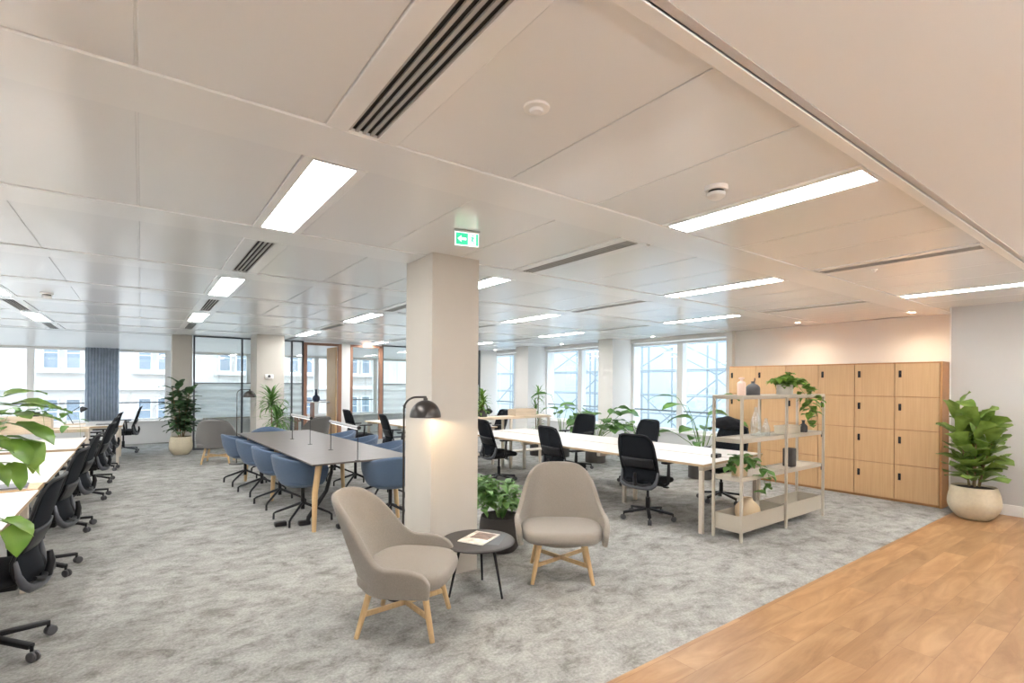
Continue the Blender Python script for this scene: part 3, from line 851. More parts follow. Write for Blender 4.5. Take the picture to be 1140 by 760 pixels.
# ------------------------------------------------ task chairs
tc0 = make_task(); first = True
GR = 'black mesh task chairs at the right bench desk'; GL = 'black mesh task chairs along the left bench desks'
def putchair(x, y, dx, dy, lb, gp):
    global first
    if first: tc0.location = (x, y, 0); tc0.rotation_euler = (0, 0, face(dx, dy)); tag(tc0, lb, 'chair', gp); first = False; return tc0
    return dup(tc0, (x, y, 0), face(dx, dy), lb, gp)
for a in [
    (4.74, 3.80, 1, .12, 'black mesh task chair with its back to the camera, nearest at the right bench desk', GR),
    (4.60, 5.08, 1, -.08, 'black mesh task chair directly behind the right beige armchair', GR),
    (4.55, 6.55, 1, -.12, 'black mesh task chair seen just right of the front pillar', GR),
    (6.28, 3.82, -1, .04, 'black mesh task chair behind the open shelf unit with a dark jacket', GR),
    (6.22, 5.22, -1, .1, 'blue-backed mesh task chair on the window side, behind the nearest task chair', GR),
    (6.40, 6.75, -1, -.15, 'black task chair on the window side in front of the monstera', GR),
    (6.00, 8.9, -1, .1, 'black task chair half hidden behind the oak divider', GR),
    (-.69, 4.0, -1, .10, 'large black mesh task chair cut off by the lower left edge', GL),
    (-.68, 5.50, -1, .12, 'second black mesh task chair from the lower left edge', GL),
    (-.66, 6.92, -1, .08, 'third black mesh task chair from the lower left edge', GL),
    (-.60, 8.62, -1, .10, 'fourth black mesh task chair from the lower left edge', GL),
    (-.60, 9.95, -1, .06, 'fifth black mesh task chair from the lower left edge, beyond the divider', GL),
    (-.58, 11.25, -1, .10, 'sixth black mesh task chair from the lower left edge', GL),
    (-.30, 13.75, -1, .05, 'black task chair at the far desk beside the curtain', GL),
    (3.68, 10.35, 1, .05, 'black task chair seen side-on in front of the timber-framed glazing', 'task chairs near the glazed partition'),
    (3.72, 8.50, 1, -.1, 'black task chair partly hidden by the left edge of the front pillar', 'task chairs near the glazed partition'),
]: putchair(*a)
ja = MB(); random.seed(3)
rows = []
for i in range(11):
    u = i/10; r = []
    for k in range(14):
        a = 2*pi*k/14; r_ = .05+.035*sin(u*pi)+.012*sin(k*2.3+i*1.3)
        r.append(Vector((cos(a)*r_*.8, (u-.5)*.42, sin(a)*r_*1.1-.05*abs(u-.45))))
    rows.append(r)
ja.grid(rows, close=True); j = ja.build('jacket', 'seatfab', mods=[SUB], ang=0, loc=(6.58, 3.92, 1.03)); tag(j, 'dark jacket draped over the chair back behind the shelf unit', 'jacket')

# ------------------------------------------------ lockers
LXF = 8.20; LW = .478; LH = 1.87; rows_z = [.03, .50, .97, 1.41, 1.855]
def locker(): 
    t = thing('locker_unit', '', 'lockers')
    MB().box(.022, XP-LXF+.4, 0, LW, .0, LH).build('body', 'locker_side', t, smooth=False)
    for i in range(4):
        d = MB().box(0, .02, .004, LW-.004, rows_z[i]+.004, rows_z[i+1]-.004, .0015, seg=1).build('door', 'locker', t, smooth=False)
        zc = rows_z[i+1]-.14-.02*(i == 0)
        k = MB().box(-.012, -.0002, LW-.075, LW-.045, zc-.045, zc+.045, .003); k.tube([(-.022, LW-.06, zc+.015), (-.011, LW-.06, zc+.015)], .012, 12)
        k.build('handle', 'black', d)
    return t
l0 = locker()
nmz = ['rightmost', 'second from the right', 'third from the right', 'third from the left', 'second from the left', 'leftmost']
for i in range(6):
    lb = 'oak locker column of four doors, %s in the locker wall' % nmz[i]
    y = 1.99+LW*i
    if i == 0: l0.location = (LXF, y, 0); tag(l0, lb, 'lockers', 'oak locker columns')
    else: dup(l0, (LXF, y, 0), 0, lb, 'oak locker columns')
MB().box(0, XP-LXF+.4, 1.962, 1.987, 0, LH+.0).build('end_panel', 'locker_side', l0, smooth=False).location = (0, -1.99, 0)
W('wall_right', 'white', XP-.005, XW, 1.94, 1.957, 0, C)

# ------------------------------------------------ open shelf unit
su = thing('shelf_unit', 'open beige metal shelf unit with plants and vases', 'shelf unit', (4.76, 2.68, 0))
SL, SD, SH = 1.80, .30, 1.45
for i, x in enumerate((0, SL/2, SL)):
    for y in (0, SD):
        m = MB().box(x-.0125, x+.0125, y-.0125, y+.0125, .012, SH, .002); m.lathe([(0, 0), (.014, 0), (.014, .006), (.006, .012), (0, .012)], (x, y, 0), 12)
        m.build('post', 'shelf', su, smooth=False)
for z in (SH,):
    for y in (0, SD): MB().box(.0128, SL-.0128, y-.012, y+.012, z-.03, z-.001).build('top_rail', 'shelf', su, smooth=False)
    for x in (0, SL/2, SL): MB().box(x-.012, x+.012, .0128, SD-.0128, z-.03, z-.001).build('top_rail', 'shelf', su, smooth=False)
def shelf_tray(x0, x1, z, lip, name='shelf'):
    m = MB(); m.box(x0, x1, .014, SD-.014, z-.004, z)
    m.box(x0, x1, .0128, .0168, z-.03, z+lip); m.box(x0, x1, SD-.0168, SD-.0128, z-.03, z+lip)
    m.box(x0, x0+.004, .0168, SD-.0168, z-.03, z+lip); m.box(x1-.004, x1, .0168, SD-.0168, z-.03, z+lip)
    m.build(name, 'shelf', su, smooth=False)
for a, b in ((.014, SL/2-.014), (SL/2+.014, SL-.014)):
    shelf_tray(a, b, SH-.012, .0)
    shelf_tray(a, b, 1.00, .014); shelf_tray(a, b, .62, .012)
    shelf_tray(a, b, .115, .135, 'deep_tray')
def onshelf(name, lab, cat, x, y, z, grp=None): return thing(name, lab, cat, (4.76+x, 2.68+y, z), 0, grp)
b = onshelf('bottle', 'blush pink bottle with a stopper on top of the shelf unit', 'bottle', .29, .17, 1.4405)
MB().lathe([(0, 0), (.040, 0), (.042, .004), (.042, .125), (.038, .14), (.018, .150), (.014, .155), (.014, .172), (0, .172)], seg=28).build('body', 'pink', b, ang=50)
MB().lathe([(0, .1722), (.028, .1722), (.028, .187), (.012, .19), (0, .19)], seg=24).build('stopper', 'pink', b)
b = onshelf('vase', 'charcoal ribbed jug vase on top of the shelf unit', 'vase', .46, .14, 1.4405)
MB().lathe([(0, 0), (.066, 0), (.070, .006), (.070, .075), (.064, .095), (.045, .115), (.022, .125), (.018, .132), (.019, .150), (.014, .150), (.012, .13), (0, .12)], seg=40).build('body', 'vase_dark', b, ang=50)
MB().tube([(.018, 0, .14), (.035, 0, .165), (.034, 0, .185)], .006, 8).build('handle', 'vase_dark', b)
b = onshelf('glass_bottle', 'clear glass bottle on the upper shelf of the shelf unit', 'bottle', .62, .19, 1.001)
MB().lathe([(0, .002), (.05, .002), (.055, .01), (.055, .13), (.045, .19), (.022, .25), (.017, .29), (.017, .31)], seg=32, caps=False).build('body', 'bottle', b, ang=0)
b = onshelf('glass_bottle', 'second, shorter glass bottle on the upper shelf', 'bottle', .735, .14, 1.001)
MB().lathe([(0, .002), (.04, .002), (.043, .01), (.043, .08), (.03, .12), (.016, .16), (.016, .19)], seg=32, caps=False).build('body', 'bottle', b, ang=0)
b = onshelf('storage_box', 'cream oblong box on the upper shelf of the shelf unit', 'box', 1.26, .16, 1.001)
MB().box(-.17, .17, -.07, .07, 0, .075, .006).build('body', 'tray', b); MB().box(-.174, .174, -.074, .074, .0755, .09, .004).build('lid', 'tray', b)
b = onshelf('vase', 'small dark vase under the trailing plant on the upper shelf', 'vase', 1.56, .12, 1.001)
MB().lathe([(0, 0), (.04, 0), (.045, .01), (.045, .07), (.03, .09), (.016, .10), (.016, .13), (.025, .14), (0, .138)], seg=24).build('body', 'vase_dark', b)
b = onshelf('vase', 'tall square dark grey vase on the middle shelf', 'vase', 1.27, .14, .621, )
MB().box(-.055, .055, -.055, .055, 0, .21, .012).build('body', 'potdark', b); MB().box(-.04, .04, -.04, .04, .2101, .2103).build('mouth', 'darkgap', b, smooth=False)
b = onshelf('vase', 'round tan ceramic vase in the bottom tray', 'vase', .38, .145, .1155)
MB().lathe([(0, 0), (.08, 0), (.115, .05), (.126, .11), (.118, .165), (.085, .205), (.05, .235), (.046, .258), (.04, .258), (.034, .23), (0, .22)], seg=40).build('body', 'tan', b, ang=60)
b = onshelf('storage_box', 'flat dark box in the far bottom tray', 'box', 1.22, .15, .1155)
MB().box(-.12, .12, -.09, .09, 0, .035, .004).build('body', 'potdark', b); MB().box(-.122, .122, -.092, .092, .0352, .045, .003).build('lid', 'potdark', b)
BACKFILL=14; UPFILL=48  # powers of the added downlights and uplights out of view
# ------------------------------------------------ plants
def round_pot(t, r, h, m, neck=.86, foot=.55, soil=True, belly=.5):
    prof = [(0, 0), (r*foot, 0)]
    for i in range(1, 15):
        a = i/14
        rr = foot+(1-foot)*sin(min(1, a/belly)*pi/2)**.8 if a < belly else 1-(1-neck)*((a-belly)/(1-belly))**1.8
        prof.append((r*rr, h*a))
    prof += [(r*(neck-.03), h*1.0), (r*(neck-.05), h*.93), (0, h*.93)]
    MB().lathe(prof, seg=48).build('pot', m, t, ang=50)
    MB().lathe([(0, h*.932), (r*(neck-.055), h*.932), (r*(neck-.055), h*.945), (0, h*.955)], seg=32).build('soil', 'soil', t)
def cyl_pot(t, r, h, m, taper=.9):
    MB().lathe([(0, 0), (r*taper, 0), (r, h*.03), (r, h*.98), (r*.985, h), (r*.94, h), (r*.93, h*.9), (0, h*.9)], seg=40).build('pot', m, t, ang=50)
    MB().lathe([(0, h*.902), (r*.92, h*.902), (0, h*.93)], seg=24).build('soil', 'soil', t)
def stems_mesh(t, paths, r, m='stem'):
    s = MB()
    for p in paths: s.tube(p, [r*(1-.5*i/(len(p)-1)) for i in range(len(p))], 8)
    s.build('stem', m, t)
R = random.Random(11)

# fiddle-leaf fig in the big cream pot
t = thing('potted_plant', 'large fiddle-leaf fig in a round cream pot beside the lockers', 'plant', (7.93, 1.60, 0))
round_pot(t, .245, .38, 'pot', .84, .55, belly=.5)
paths = []; lf = MB()
for k in range(6):
    a = k*1.05+.3; d = Vector((cos(a), sin(a), 0)); l = .50+.34*R.random()
    p = [d*.05+Vector((0, 0, .38)), d*.09+Vector((0, 0, .38+l*.4)), d*(.12+.08*R.random())+Vector((0, 0, .38+l))]
    paths.append(p)
    for i in range(13):
        u = .10+.90*i/12; q = p[0].lerp(p[1], min(1, u*2.2)) if u < .45 else p[1].lerp(p[2], (u-.45)/.55)
        az = a+i*2.4+R.uniform(-.3, .3)
        lf.leaf(q, az, .50+.75*u*R.uniform(.6, 1.1), R.uniform(.25, .34), R.uniform(.22, .30), R.uniform(.3, .9), .14, shape='fiddle', twist=R.uniform(-.5, .5))
lf.build('foliage', 'fig', t, ang=0); stems_mesh(t, paths, .011)

# rubber-plant in the far cream pot
t = thing('potted_plant', 'dark-leaved tree plant in a cream pot by the glass partition end', 'plant', (.69, 12.80, 0))
round_pot(t, .215, .38, 'pot', .88, .6, belly=.45)
paths = []; lf = MB()
for k in range(7):
    a = k*.9; d = Vector((cos(a), sin(a), 0)); top = .62+.52*((k*3) % 7)/6
    p = [d*.04+Vector((0, 0, .36)), d*.12+Vector((0, 0, .36+top*.5)), d*(.16+.10*R.random())+Vector((0, 0, .36+top))]
    paths.append(p)
    for i in range(20):
        u = .16+.84*i/19; q = p[0].lerp(p[1], min(1, u*2)) if u < .5 else p[1].lerp(p[2], (u-.5)*2)
        lf.leaf(q, a+i*2.4, .2+.8*u*R.random(), R.uniform(.22, .32), R.uniform(.14, .18), R.uniform(.3, 1.0), .2)
lf.build('foliage', 'dark_leaf', t, ang=0); stems_mesh(t, paths, .010)

# planter beside the pillar
t = thing('potted_plant', 'bushy trailing green plant in a dark round planter beside the front pillar', 'plant', (2.72, 3.88, 0))
round_pot(t, .205, .32, 'potdark', .9, .66, belly=.5)
lf = MB(); paths = []
for k in range(26):
    a = R.uniform(0, 2*pi); d = Vector((cos(a), sin(a), 0)); l = R.uniform(.14, .36); up = R.uniform(.12, .36)
    p = [d*.03+Vector((0, 0, .30)), d*l*.5+Vector((0, 0, .32+up)), d*l+Vector((0, 0, .32+up*.75-.10*R.random()))]
    paths.append(p)
    for i in range(9):
        u = .25+.75*i/8; q = p[0].lerp(p[1], min(1, u*2)) if u < .5 else p[1].lerp(p[2], (u-.5)*2)
        lf.leaf(q, a+R.uniform(-1.7, 1.7), R.uniform(-.3, .7), R.uniform(.10, .17), R.uniform(.05, .075), R.uniform(.3, 1.3), .2, seg=4)
lf.build('foliage', 'mid_leaf', t, ang=0); stems_mesh(t, paths, .004, 'stemg')

def dracaena(t, z0, heads, m='mid_leaf', ln=.36, n=44, w=.042):
    lf = MB(); paths = []
    for (x, y, z) in heads:
        paths.append([Vector((x*.3, y*.3, z0)), Vector((x*.8, y*.8, (z0+z)/2)), Vector((x, y, z))])
        for i in range(n):
            u = i/n
            lf.leaf(Vector((x, y, z-.14+.16*u)), i*2.4+R.uniform(-.2, .2), -.1+1.45*u, ln*R.uniform(.75, 1.1), w, R.uniform(.7, 1.7)*(1.2-.6*u), .25, shape='strap')
    lf.build('foliage', m, t, ang=0); stems_mesh(t, paths, .013)
t = thing('potted_plant', 'tall dracaena in a grey planter at the far end of the dark table', 'plant', (2.0, 10.35, 0))
cyl_pot(t, .22, .50, 'potgrey'); dracaena(t, .45, [(-.02, 0, 1.20), (.10, .06, .86)], ln=.40, n=64, w=.045)
lf = MB()
for i in range(16): lf.leaf((R.uniform(-.12, .12), R.uniform(-.12, .12), .47), R.uniform(0, 6.28), R.uniform(.4, 1.2), .2, .05, .9, .2, shape='strap')
lf.build('ground_leaves', 'bright_leaf', t, ang=0)
t = thing('potted_plant', 'slim dracaena with yellow-green tufts beside the rear window pier', 'plant', (6.95, 8.55, 0))
cyl_pot(t, .16, .34, 'potdark'); dracaena(t, .3, [(.02, 0, 1.36), (-.03, .03, 1.03), (.03, -.02, .68)], 'bright_leaf', .24, 26, .03)
t = thing('potted_plant', 'bright green fern in a dark pot on the rear oak divider', 'plant', (4.93, 7.6, .9505))
cyl_pot(t, .07, .12, 'potdark'); dracaena(t, .1, [(0, 0, .26), (-.03, .02, .16), (-.02, 0, .38)], 'bright_leaf', .20, 26, .045)

# monstera group by the windows
def bigleaf(t, z0, specs, m, notch=False):
    lf = MB(); paths = []
    for az, reach, h, ln, w in specs:
        d = Vector((cos(az), sin(az), 0)); p = [Vector((0, 0, z0)), d*reach*.45+Vector((0, 0, z0+(h-z0)*.65)), d*reach+Vector((0, 0, h))]
        paths.append(p); lf.leaf(p[-1], az, .35, ln*1.12, w*1.6, .95, .12, shape='ovate', twist=R.uniform(-.7, .7))
    lf.build('foliage', m, t, ang=0); stems_mesh(t, paths, .008, 'stemg')
t = thing('potted_plant', 'monstera in a dark pot under the windows by the pier', 'plant', (7.30, 7.15, 0))
cyl_pot(t, .20, .30, 'potdark')
bigleaf(t, .27, [(R.uniform(0, 6.28), R.uniform(.12, .42), R.uniform(.62, 1.02), R.uniform(.24, .34), R.uniform(.18, .26)) for _ in range(32)]+[(-.6, .5, .95, .36, .24), (2.2, .42, 1.12, .30, .12), (-.8, .35, 1.05, .34, .22)], 'mid_leaf')
t = thing('potted_plant', 'tall paddle-leaved plant left of the monstera by the windows', 'plant', (7.25, 8.1, 0))
cyl_pot(t, .17, .28, 'potdark')
bigleaf(t, .26, [(3.0, .10, 1.00, .42, .17), (2.4, .22, 1.30, .42, .13), (.4, .25, 1.0, .36, .15), (-.5, .30, .9, .36, .15), (1.2, .1, .9, .35, .15)], 'mid_leaf')
t = thing('potted_plant', 'small bright green plant on the floor by the window pier', 'plant', (8.1, 6.75, 0))
cyl_pot(t, .15, .28, 'potgrey')
bigleaf(t, .26, [(R.uniform(0, 6.28), R.uniform(.08, .22), R.uniform(.5, .82), .22, .13) for _ in range(14)], 'bright_leaf')
t = thing('potted_plant', 'bird of paradise plant between the windows and the shelf unit', 'plant', (7.55, 4.95, 0))
cyl_pot(t, .21, .33, 'potdark')
bigleaf(t, .3, [(2.4, .38, 1.32, .50, .10), (2.6, .24, 1.18, .44, .13), (2.7, .18, .98, .42, .15), (-.6, .22, 1.34, .40, .13), (2.9, .1, .80, .36, .17), (-.9, .30, .92, .40, .12), (2.3, .40, .72, .40, .12), (-.4, .12, 1.05, .4, .15), (1.0, .15, .62, .34, .15), (3.6, .2, .6, .34, .14), (-.3, .3, .6, .34, .14), (.3, .12, .8, .36, .15)], 'mid_leaf')

# trailing pothos
def pothos(t, z0, vines, m, lw=.075, n=9, r0=.06):
    lf = MB(); paths = []
    for pts in vines:
        pts = [Vector(p) for p in pts]; paths.append(pts)
        for i in range(n):
            u = (i+.5)/n*(len(pts)-1); k = int(u); q = pts[k].lerp(pts[min(k+1, len(pts)-1)], u-k)
            lf.leaf(q, R.uniform(0, 6.28), R.uniform(-.8, .5), lw*R.uniform(1.1, 1.5), lw*R.uniform(.9, 1.15), R.uniform(.2, .9), .2, shape='heart', twist=R.uniform(-.5, .5))
    lf.build('foliage', m, t, ang=0); stems_mesh(t, paths, .003, 'stemg')
t = thing('potted_plant', 'pothos trailing from a white pot on top of the shelf unit', 'plant', (4.76+1.17, 2.68+.15, 1.4405))
cyl_pot(t, .085, .12, 'potgrey', .95)
pothos(t, .1, [[(0, 0, .11), (.08, -.05, .20), (.20, -.12, .12), (.28, -.16, -.08), (.30, -.17, -.25)], [(0, 0, .11), (.05, .03, .2), (.26, -.10, .10), (.40, -.16, -.02), (.44, -.17, -.18)],
    [(0, 0, .11), (.10, -.06, .15), (.22, -.17, -.05), (.24, -.18, -.22), (.26, -.18, -.36)], [(0, 0, .11), (-.06, .0, .2), (-.2, .02, .16)], [(0, 0, .1), (-.02, -.03, .2), (.12, .02, .24)], [(0, 0, .1), (.1, .05, .22), (.3, -.05, .15)]], 'bright_leaf', .092, 19)
t = thing('potted_plant', 'small pothos in a beige pot on the middle shelf', 'plant', (4.76+.21, 2.68+.14, .621))
cyl_pot(t, .075, .13, 'tan', .9)
pothos(t, .1, [[(0, 0, .12), (.05, -.04, .2), (.12, -.14, .12), (.14, -.19, -.05), (.15, -.20, -.2)], [(0, 0, .12), (.10, -.05, .16), (.22, -.17, .05), (.25, -.2, -.1)],
    [(0, 0, .12), (-.06, .02, .18), (-.12, .05, .08)], [(0, 0, .12), (0, -.06, .2), (.06, -.1, .16)], [(0, 0, .12), (-.03, .05, .2), (.08, .05, .18)]], 'mid_leaf', .085, 11)
t = thing('potted_plant', 'large pothos hanging in from the left edge of the photo', 'plant', (-.92, 2.42, 1.0405))
cyl_pot(t, .14, .2, 'potgrey')
lf = MB(); paths = []
for px_, py_, pz_, az, el, ln, w_ in ((.49, .49, .41, .2, .1, .15, .11), (.52, .46, .40, -.3, .0, .17, .10), (.50, .47, .33, -.5, -.2, .17, .11), (.55, .52, .36, -.4, -.1, .12, .09), (.48, .38, .27, -.6, -.4, .14, .10), (.54, .45, .26, -.9, -.9, .14, .10),
        (.50, .44, .22, -.2, -.7, .13, .09), (.47, .40, .33, 2.2, .2, .13, .09), (.44, .42, .36, .8, .3, .13, .09), (.48, .44, .28, .4, -.2, .14, .10), (.46, .38, .38, -1.2, .3, .12, .08), (.42, .36, .20, -.4, -.5, .14, .10),
        (.51, .22, -.01, -.5, -.2, .12, .09), (.54, .20, -.03, -1.0, -1.0, .12, .09), (.38, .30, .30, -.2, .1, .14, .10), (.30, .26, .33, .9, .3, .14, .10), (.20, .16, .36, 0, .3, .13, .1), (.47, .46, .44, .5, .4, .14, .10), (.50, .42, .37, -1.0, .1, .13, .09), (.46, .44, .24, .3, -.5, .13, .09), (.43, .40, .28, -.7, -.2, .13, .09), (.49, .47, .17, -.8, -.8, .12, .08), (.1, .1, .3, 2, .4, .13, .1), (-.1, .1, .3, 3, .4, .13, .1)):
    lf.leaf((px_, py_, pz_), az, el, ln*1.05, w_, R.uniform(.3, .8), .18, shape='heart', twist=R.uniform(-.4, .4))
    paths.append([Vector((0, 0, .18)), Vector((px_*.5, py_*.5, max(pz_, .1)+.06)), Vector((px_, py_, pz_))])
lf.build('foliage', 'bright_leaf', t, ang=0); stems_mesh(t, paths, .004, 'stemg')
t = thing('potted_plant', 'thin trailing plant with sparse leaves on the left divider box', 'plant', (-1.2, 9.55, 1.0255))
MB().lathe([(0, 0), (.06, 0), (.075, .08), (0, .08)], seg=20).build('pot', 'potdark', t)
pothos(t, .08, [[(0, 0, .08), (.2, -.1, .2), (.34, -.18, .1), (.38, -.2, -.2)], [(0, 0, .08), (.1, -.12, .2), (.14, -.2, -.1), (.15, -.22, -.35)], [(0, 0, .08), (-.2, -.1, .15), (-.3, -.2, -.2)], [(0, 0, .08), (.3, -.1, .12), (.5, -.15, .0), (.52, -.2, -.28)]], 'mid_leaf', .10, 5)

# ------------------------------------------------ ceiling and wall fittings
def detector(lab, x, y, r=.055, h=.05, cat='smoke detector', z=C):
    t = thing('smoke_detector', lab, cat, (x, y, z))
    MB().lathe([(0, 0), (r, 0), (r, -h*.25), (r*.92, -h*.35), (0, -h*.35)], seg=32).build('base', 'trim', t)
    MB().lathe([(0, -h*.352), (r*.66, -h*.352), (r*.66, -h*.55), (0, -h*.55)], seg=28).build('sensing_slot', 'darkgap', t)
    MB().lathe([(0, -h*.552), (r*.8, -h*.552), (r*.78, -h*.8), (r*.5, -h), (0, -h)], seg=32).build('cap', 'trim', t)
detector('white smoke detector close to the nearest right-hand strip light', 2.40, 1.50, .058, .062)
detector('white smoke detector near the far left of the ceiling', -.90, 8.05, .06, .06)
def puck(lab, x, y, r=.05):
    t = thing('ceiling_sensor', lab, 'sensor', (x, y, C+.001))
    MB().lathe([(0, 0), (r, 0), (r*.96, -.008), (r*.7, -.012), (0, -.012)], seg=32).build('ring', 'trim', t)
    MB().lathe([(0, -.0122), (r*.55, -.0122), (r*.45, -.022), (r*.2, -.027), (0, -.028)], seg=24).build('lens', 'radiator', t)
puck('round white motion sensor in the ceiling near the top of the photo', 1.18, 1.47)
puck('tiny white sensor in the ceiling by the right-hand slot vent', 5.2, 1.72, .025)
puck('tiny white sensor on the ceiling band above the front pillar', 2.98, 2.40, .022)
es = thing('exit_sign', 'green illuminated exit sign hanging in front of the pillar top', 'exit sign', (1.76, 2.93, 2.47), rd(-15))
MB().box(-.082, .082, -.006, .006, 0, .088, .001).build('panel', 'exitw', es, smooth=False)
MB().box(-.09, .09, -.012, .012, .0885, C-2.47-.001, .002).build('housing', 'alu', es, smooth=False)
mt = Matrix(((1, 0, 0, 0), (0, 0, -1, 0), (0, 1, 0, 0), (0, 0, 0, 1)))    # xy -> xz, thickness towards the viewer
MB().box(-.077, .006, -.0075, -.0061, .005, .083).build('sign_face', 'exitg', es, smooth=False)
MB().box(.062, .077, -.0075, -.0061, .005, .083).build('sign_face', 'exitg', es, smooth=False)
MB().prism([(-.066, .044), (-.040, .066), (-.040, .052), (-.006, .052), (-.006, .036), (-.040, .036), (-.040, .022)], .0076, .0086, mt).build('arrow', 'exitw', es, smooth=False)
man = MB()
man.lathe([(0, 0), (.0055, 0), (.0055, .001), (0, .001)], (0, 0, 0), 14, mt=Matrix.Translation((.041, -.0064, .070)) @ Matrix.Rotation(pi/2, 4, 'X'))
for pl in ([(.034, .062), (.046, .062), (.042, .040), (.030, .040)], [(.034, .062), (.022, .058), (.018, .048), (.022, .047), (.026, .054), (.034, .056)], [(.044, .062), (.056, .052), (.053, .048), (.042, .056)],
           [(.030, .042), (.040, .042), (.050, .026), (.046, .010), (.041, .010), (.043, .025), (.034, .034)], [(.030, .042), (.036, .042), (.030, .026), (.018, .022), (.018, .027), (.026, .030)]):
    man.prism(pl, .0062, .0072, mt)
man.build('running_figure', 'exitg', es, smooth=False)
nd = 0
for x, y, pw, lb in ((8.62, 2.40, 26, 'right one above the lockers'), (8.62, 3.92, 26, 'left one above the lockers'), (8.85, 7.0, 6, 'one before the nearest window pier'), (8.85, 9.9, 4, 'one over the middle window'), (8.85, 13.0, 4, 'farthest one along the window wall')):
    t = thing('downlight', 'small round recessed downlight, '+lb, 'downlight', (x, y, C-.004 if y > 0 else C), 0, 'recessed downlights along the right wall')
    zz = -.010
    MB().lathe([(.034, zz+.004), (.048, zz+.004), (.048, zz), (.036, zz)], seg=28).build('rim', 'trim', t)
    MB().lathe([(0, zz+.003), (.036, zz+.003), (.036, zz+.006), (0, zz+.006)], seg=24).build('lens', 'spot', t)
    spot('downlight_lamp', (x, y, C-.03), pw*(1.0), (1, .80, .58), 150, 1.0, soft=.05)
# unseen downlights added behind the camera to light the room
for x, y in ((-3.5, -.9), (-1.2, -.9), (1.2, -.9), (3.6, -.9), (6.0, -.9), (7.9, .2)):
    t = thing('downlight', 'added recessed downlight, unseen, lighting the room from behind the camera', 'downlight', (x, y, C), 0, 'added downlights behind the camera')
    MB().lathe([(.034, -.003), (.048, -.003), (.048, -.007), (.036, -.007)], seg=28).build('rim', 'trim', t)
    MB().lathe([(0, -.004), (.036, -.004), (.036, -.001), (0, -.001)], seg=24).build('lens', 'spot', t)
    spot('downlight_lamp', (x, y, C-.03), BACKFILL, (1, .96, .92), 150, .9, soft=.06)
th = thing('wall_light', 'small white wall unit on the rear pillar above the dracaena', 'wall light', (2.24, 11.999, 1.66))
MB().box(-.085, .085, -.05, -.001, -.05, .05, .012).build('housing', 'trim', th); MB().lathe([(0, 0), (.03, 0), (.02, .02), (0, .022)], seg=20, mt=Matrix.Translation((0, -.05, .01)) @ Matrix.Rotation(pi/2, 4, 'X')).build('lens', 'greyframe', th)

# small desk lamps
def desk_lamp(lab, x, y, z, rz):
    t = thing('desk_lamp', lab, 'desk lamp', (x, y, z), rz)
    MB().lathe([(0, 0), (.07, 0), (.07, .01), (0, .015)], seg=24).build('base', 'black', t)
    MB().tube([(0, 0, .012), (-.08, 0, .20), (.09, 0, .33)], .007, 8).build('arm', 'black', t)
    mt = Matrix.Translation((.13, 0, .29)) @ Matrix.Rotation(-.6, 4, 'Y')
    MB().lathe([(.065, -.045), (.055, -.01), (.03, .03), (.012, .045), (0, .045)], seg=24, mt=mt, caps=False).build('shade', 'black', t, mods=[('SOLIDIFY', dict(thickness=.003))], ang=0)
desk_lamp('black desk lamp on the far left desk in front of the window', -1.0, 12.3, .7312, 0)
desk_lamp('black desk lamp on the desk behind the rear oak divider', 5.35, 8.2, .7312, .3)
desk_lamp('black desk lamp on the small desk by the glazed partition', 5.0, 10.7, .7312, 2.6)

# shelf with vases seen through the open door
sh = thing('open_shelf', 'red-brown open shelf with vases seen through the open door', 'shelf', (3.72, 14.1, 0))
for x in (-.42, -.02, .42):
    MB().box(x-.015, x+.015, -.16, .16, 0, 1.0 if x < .4 else 1.75).build('post', 'redwood', sh, smooth=False)
for z in (.08, .52, 1.0): MB().box(-.44, .44, -.16, .16, z, z+.025).build('shelf_board', 'redwood' if z < .9 else 'desk', sh, smooth=False)
v = thing('vase', 'dark navy bottle vase on the shelf seen through the open door', 'vase', (3.72+.08, 14.1, 1.0255))
MB().lathe([(0, 0), (.07, 0), (.10, .06), (.09, .13), (.035, .18), (.025, .30), (.035, .33), (0, .33)], seg=24).build('body', 'navy', v, ang=60)
v = thing('potted_plant', 'small plant in a tan pot on the shelf seen through the open door', 'plant', (3.72-.28, 14.1, 1.0255))
cyl_pot(v, .07, .13, 'tan'); dracaena(v, .1, [(0, 0, .2)], 'mid_leaf', .3, 12, .035)
v = thing('vase', 'red vase on the lower shelf seen through the open door', 'vase', (3.72-.25, 14.1, .5455))
MB().lathe([(0, 0), (.08, 0), (.11, .1), (.08, .2), (.04, .26), (0, .26)], seg=24).build('body', 'redwood', v, ang=60)
# desk things on the far left desk
b = thing('book', 'tan book lying on the far left desk', 'book', (-.95, 11.95, .7312)); MB().box(-.14, .14, -.1, .1, 0, .03, .002).build('pages', 'paper', b); MB().box(-.145, .145, -.103, .103, .0305, .036, .001).build('cover', 'tan', b)
b = thing('laptop', 'flat closed laptop on the far left desk edge', 'laptop', (-.5, 12.0, .7312)); MB().box(-.16, .16, -.11, .11, 0, .009, .003).build('base', 'alu', b); MB().box(-.16, .16, -.11, .11, .0095, .015, .003).build('lid', 'greyframe', b)

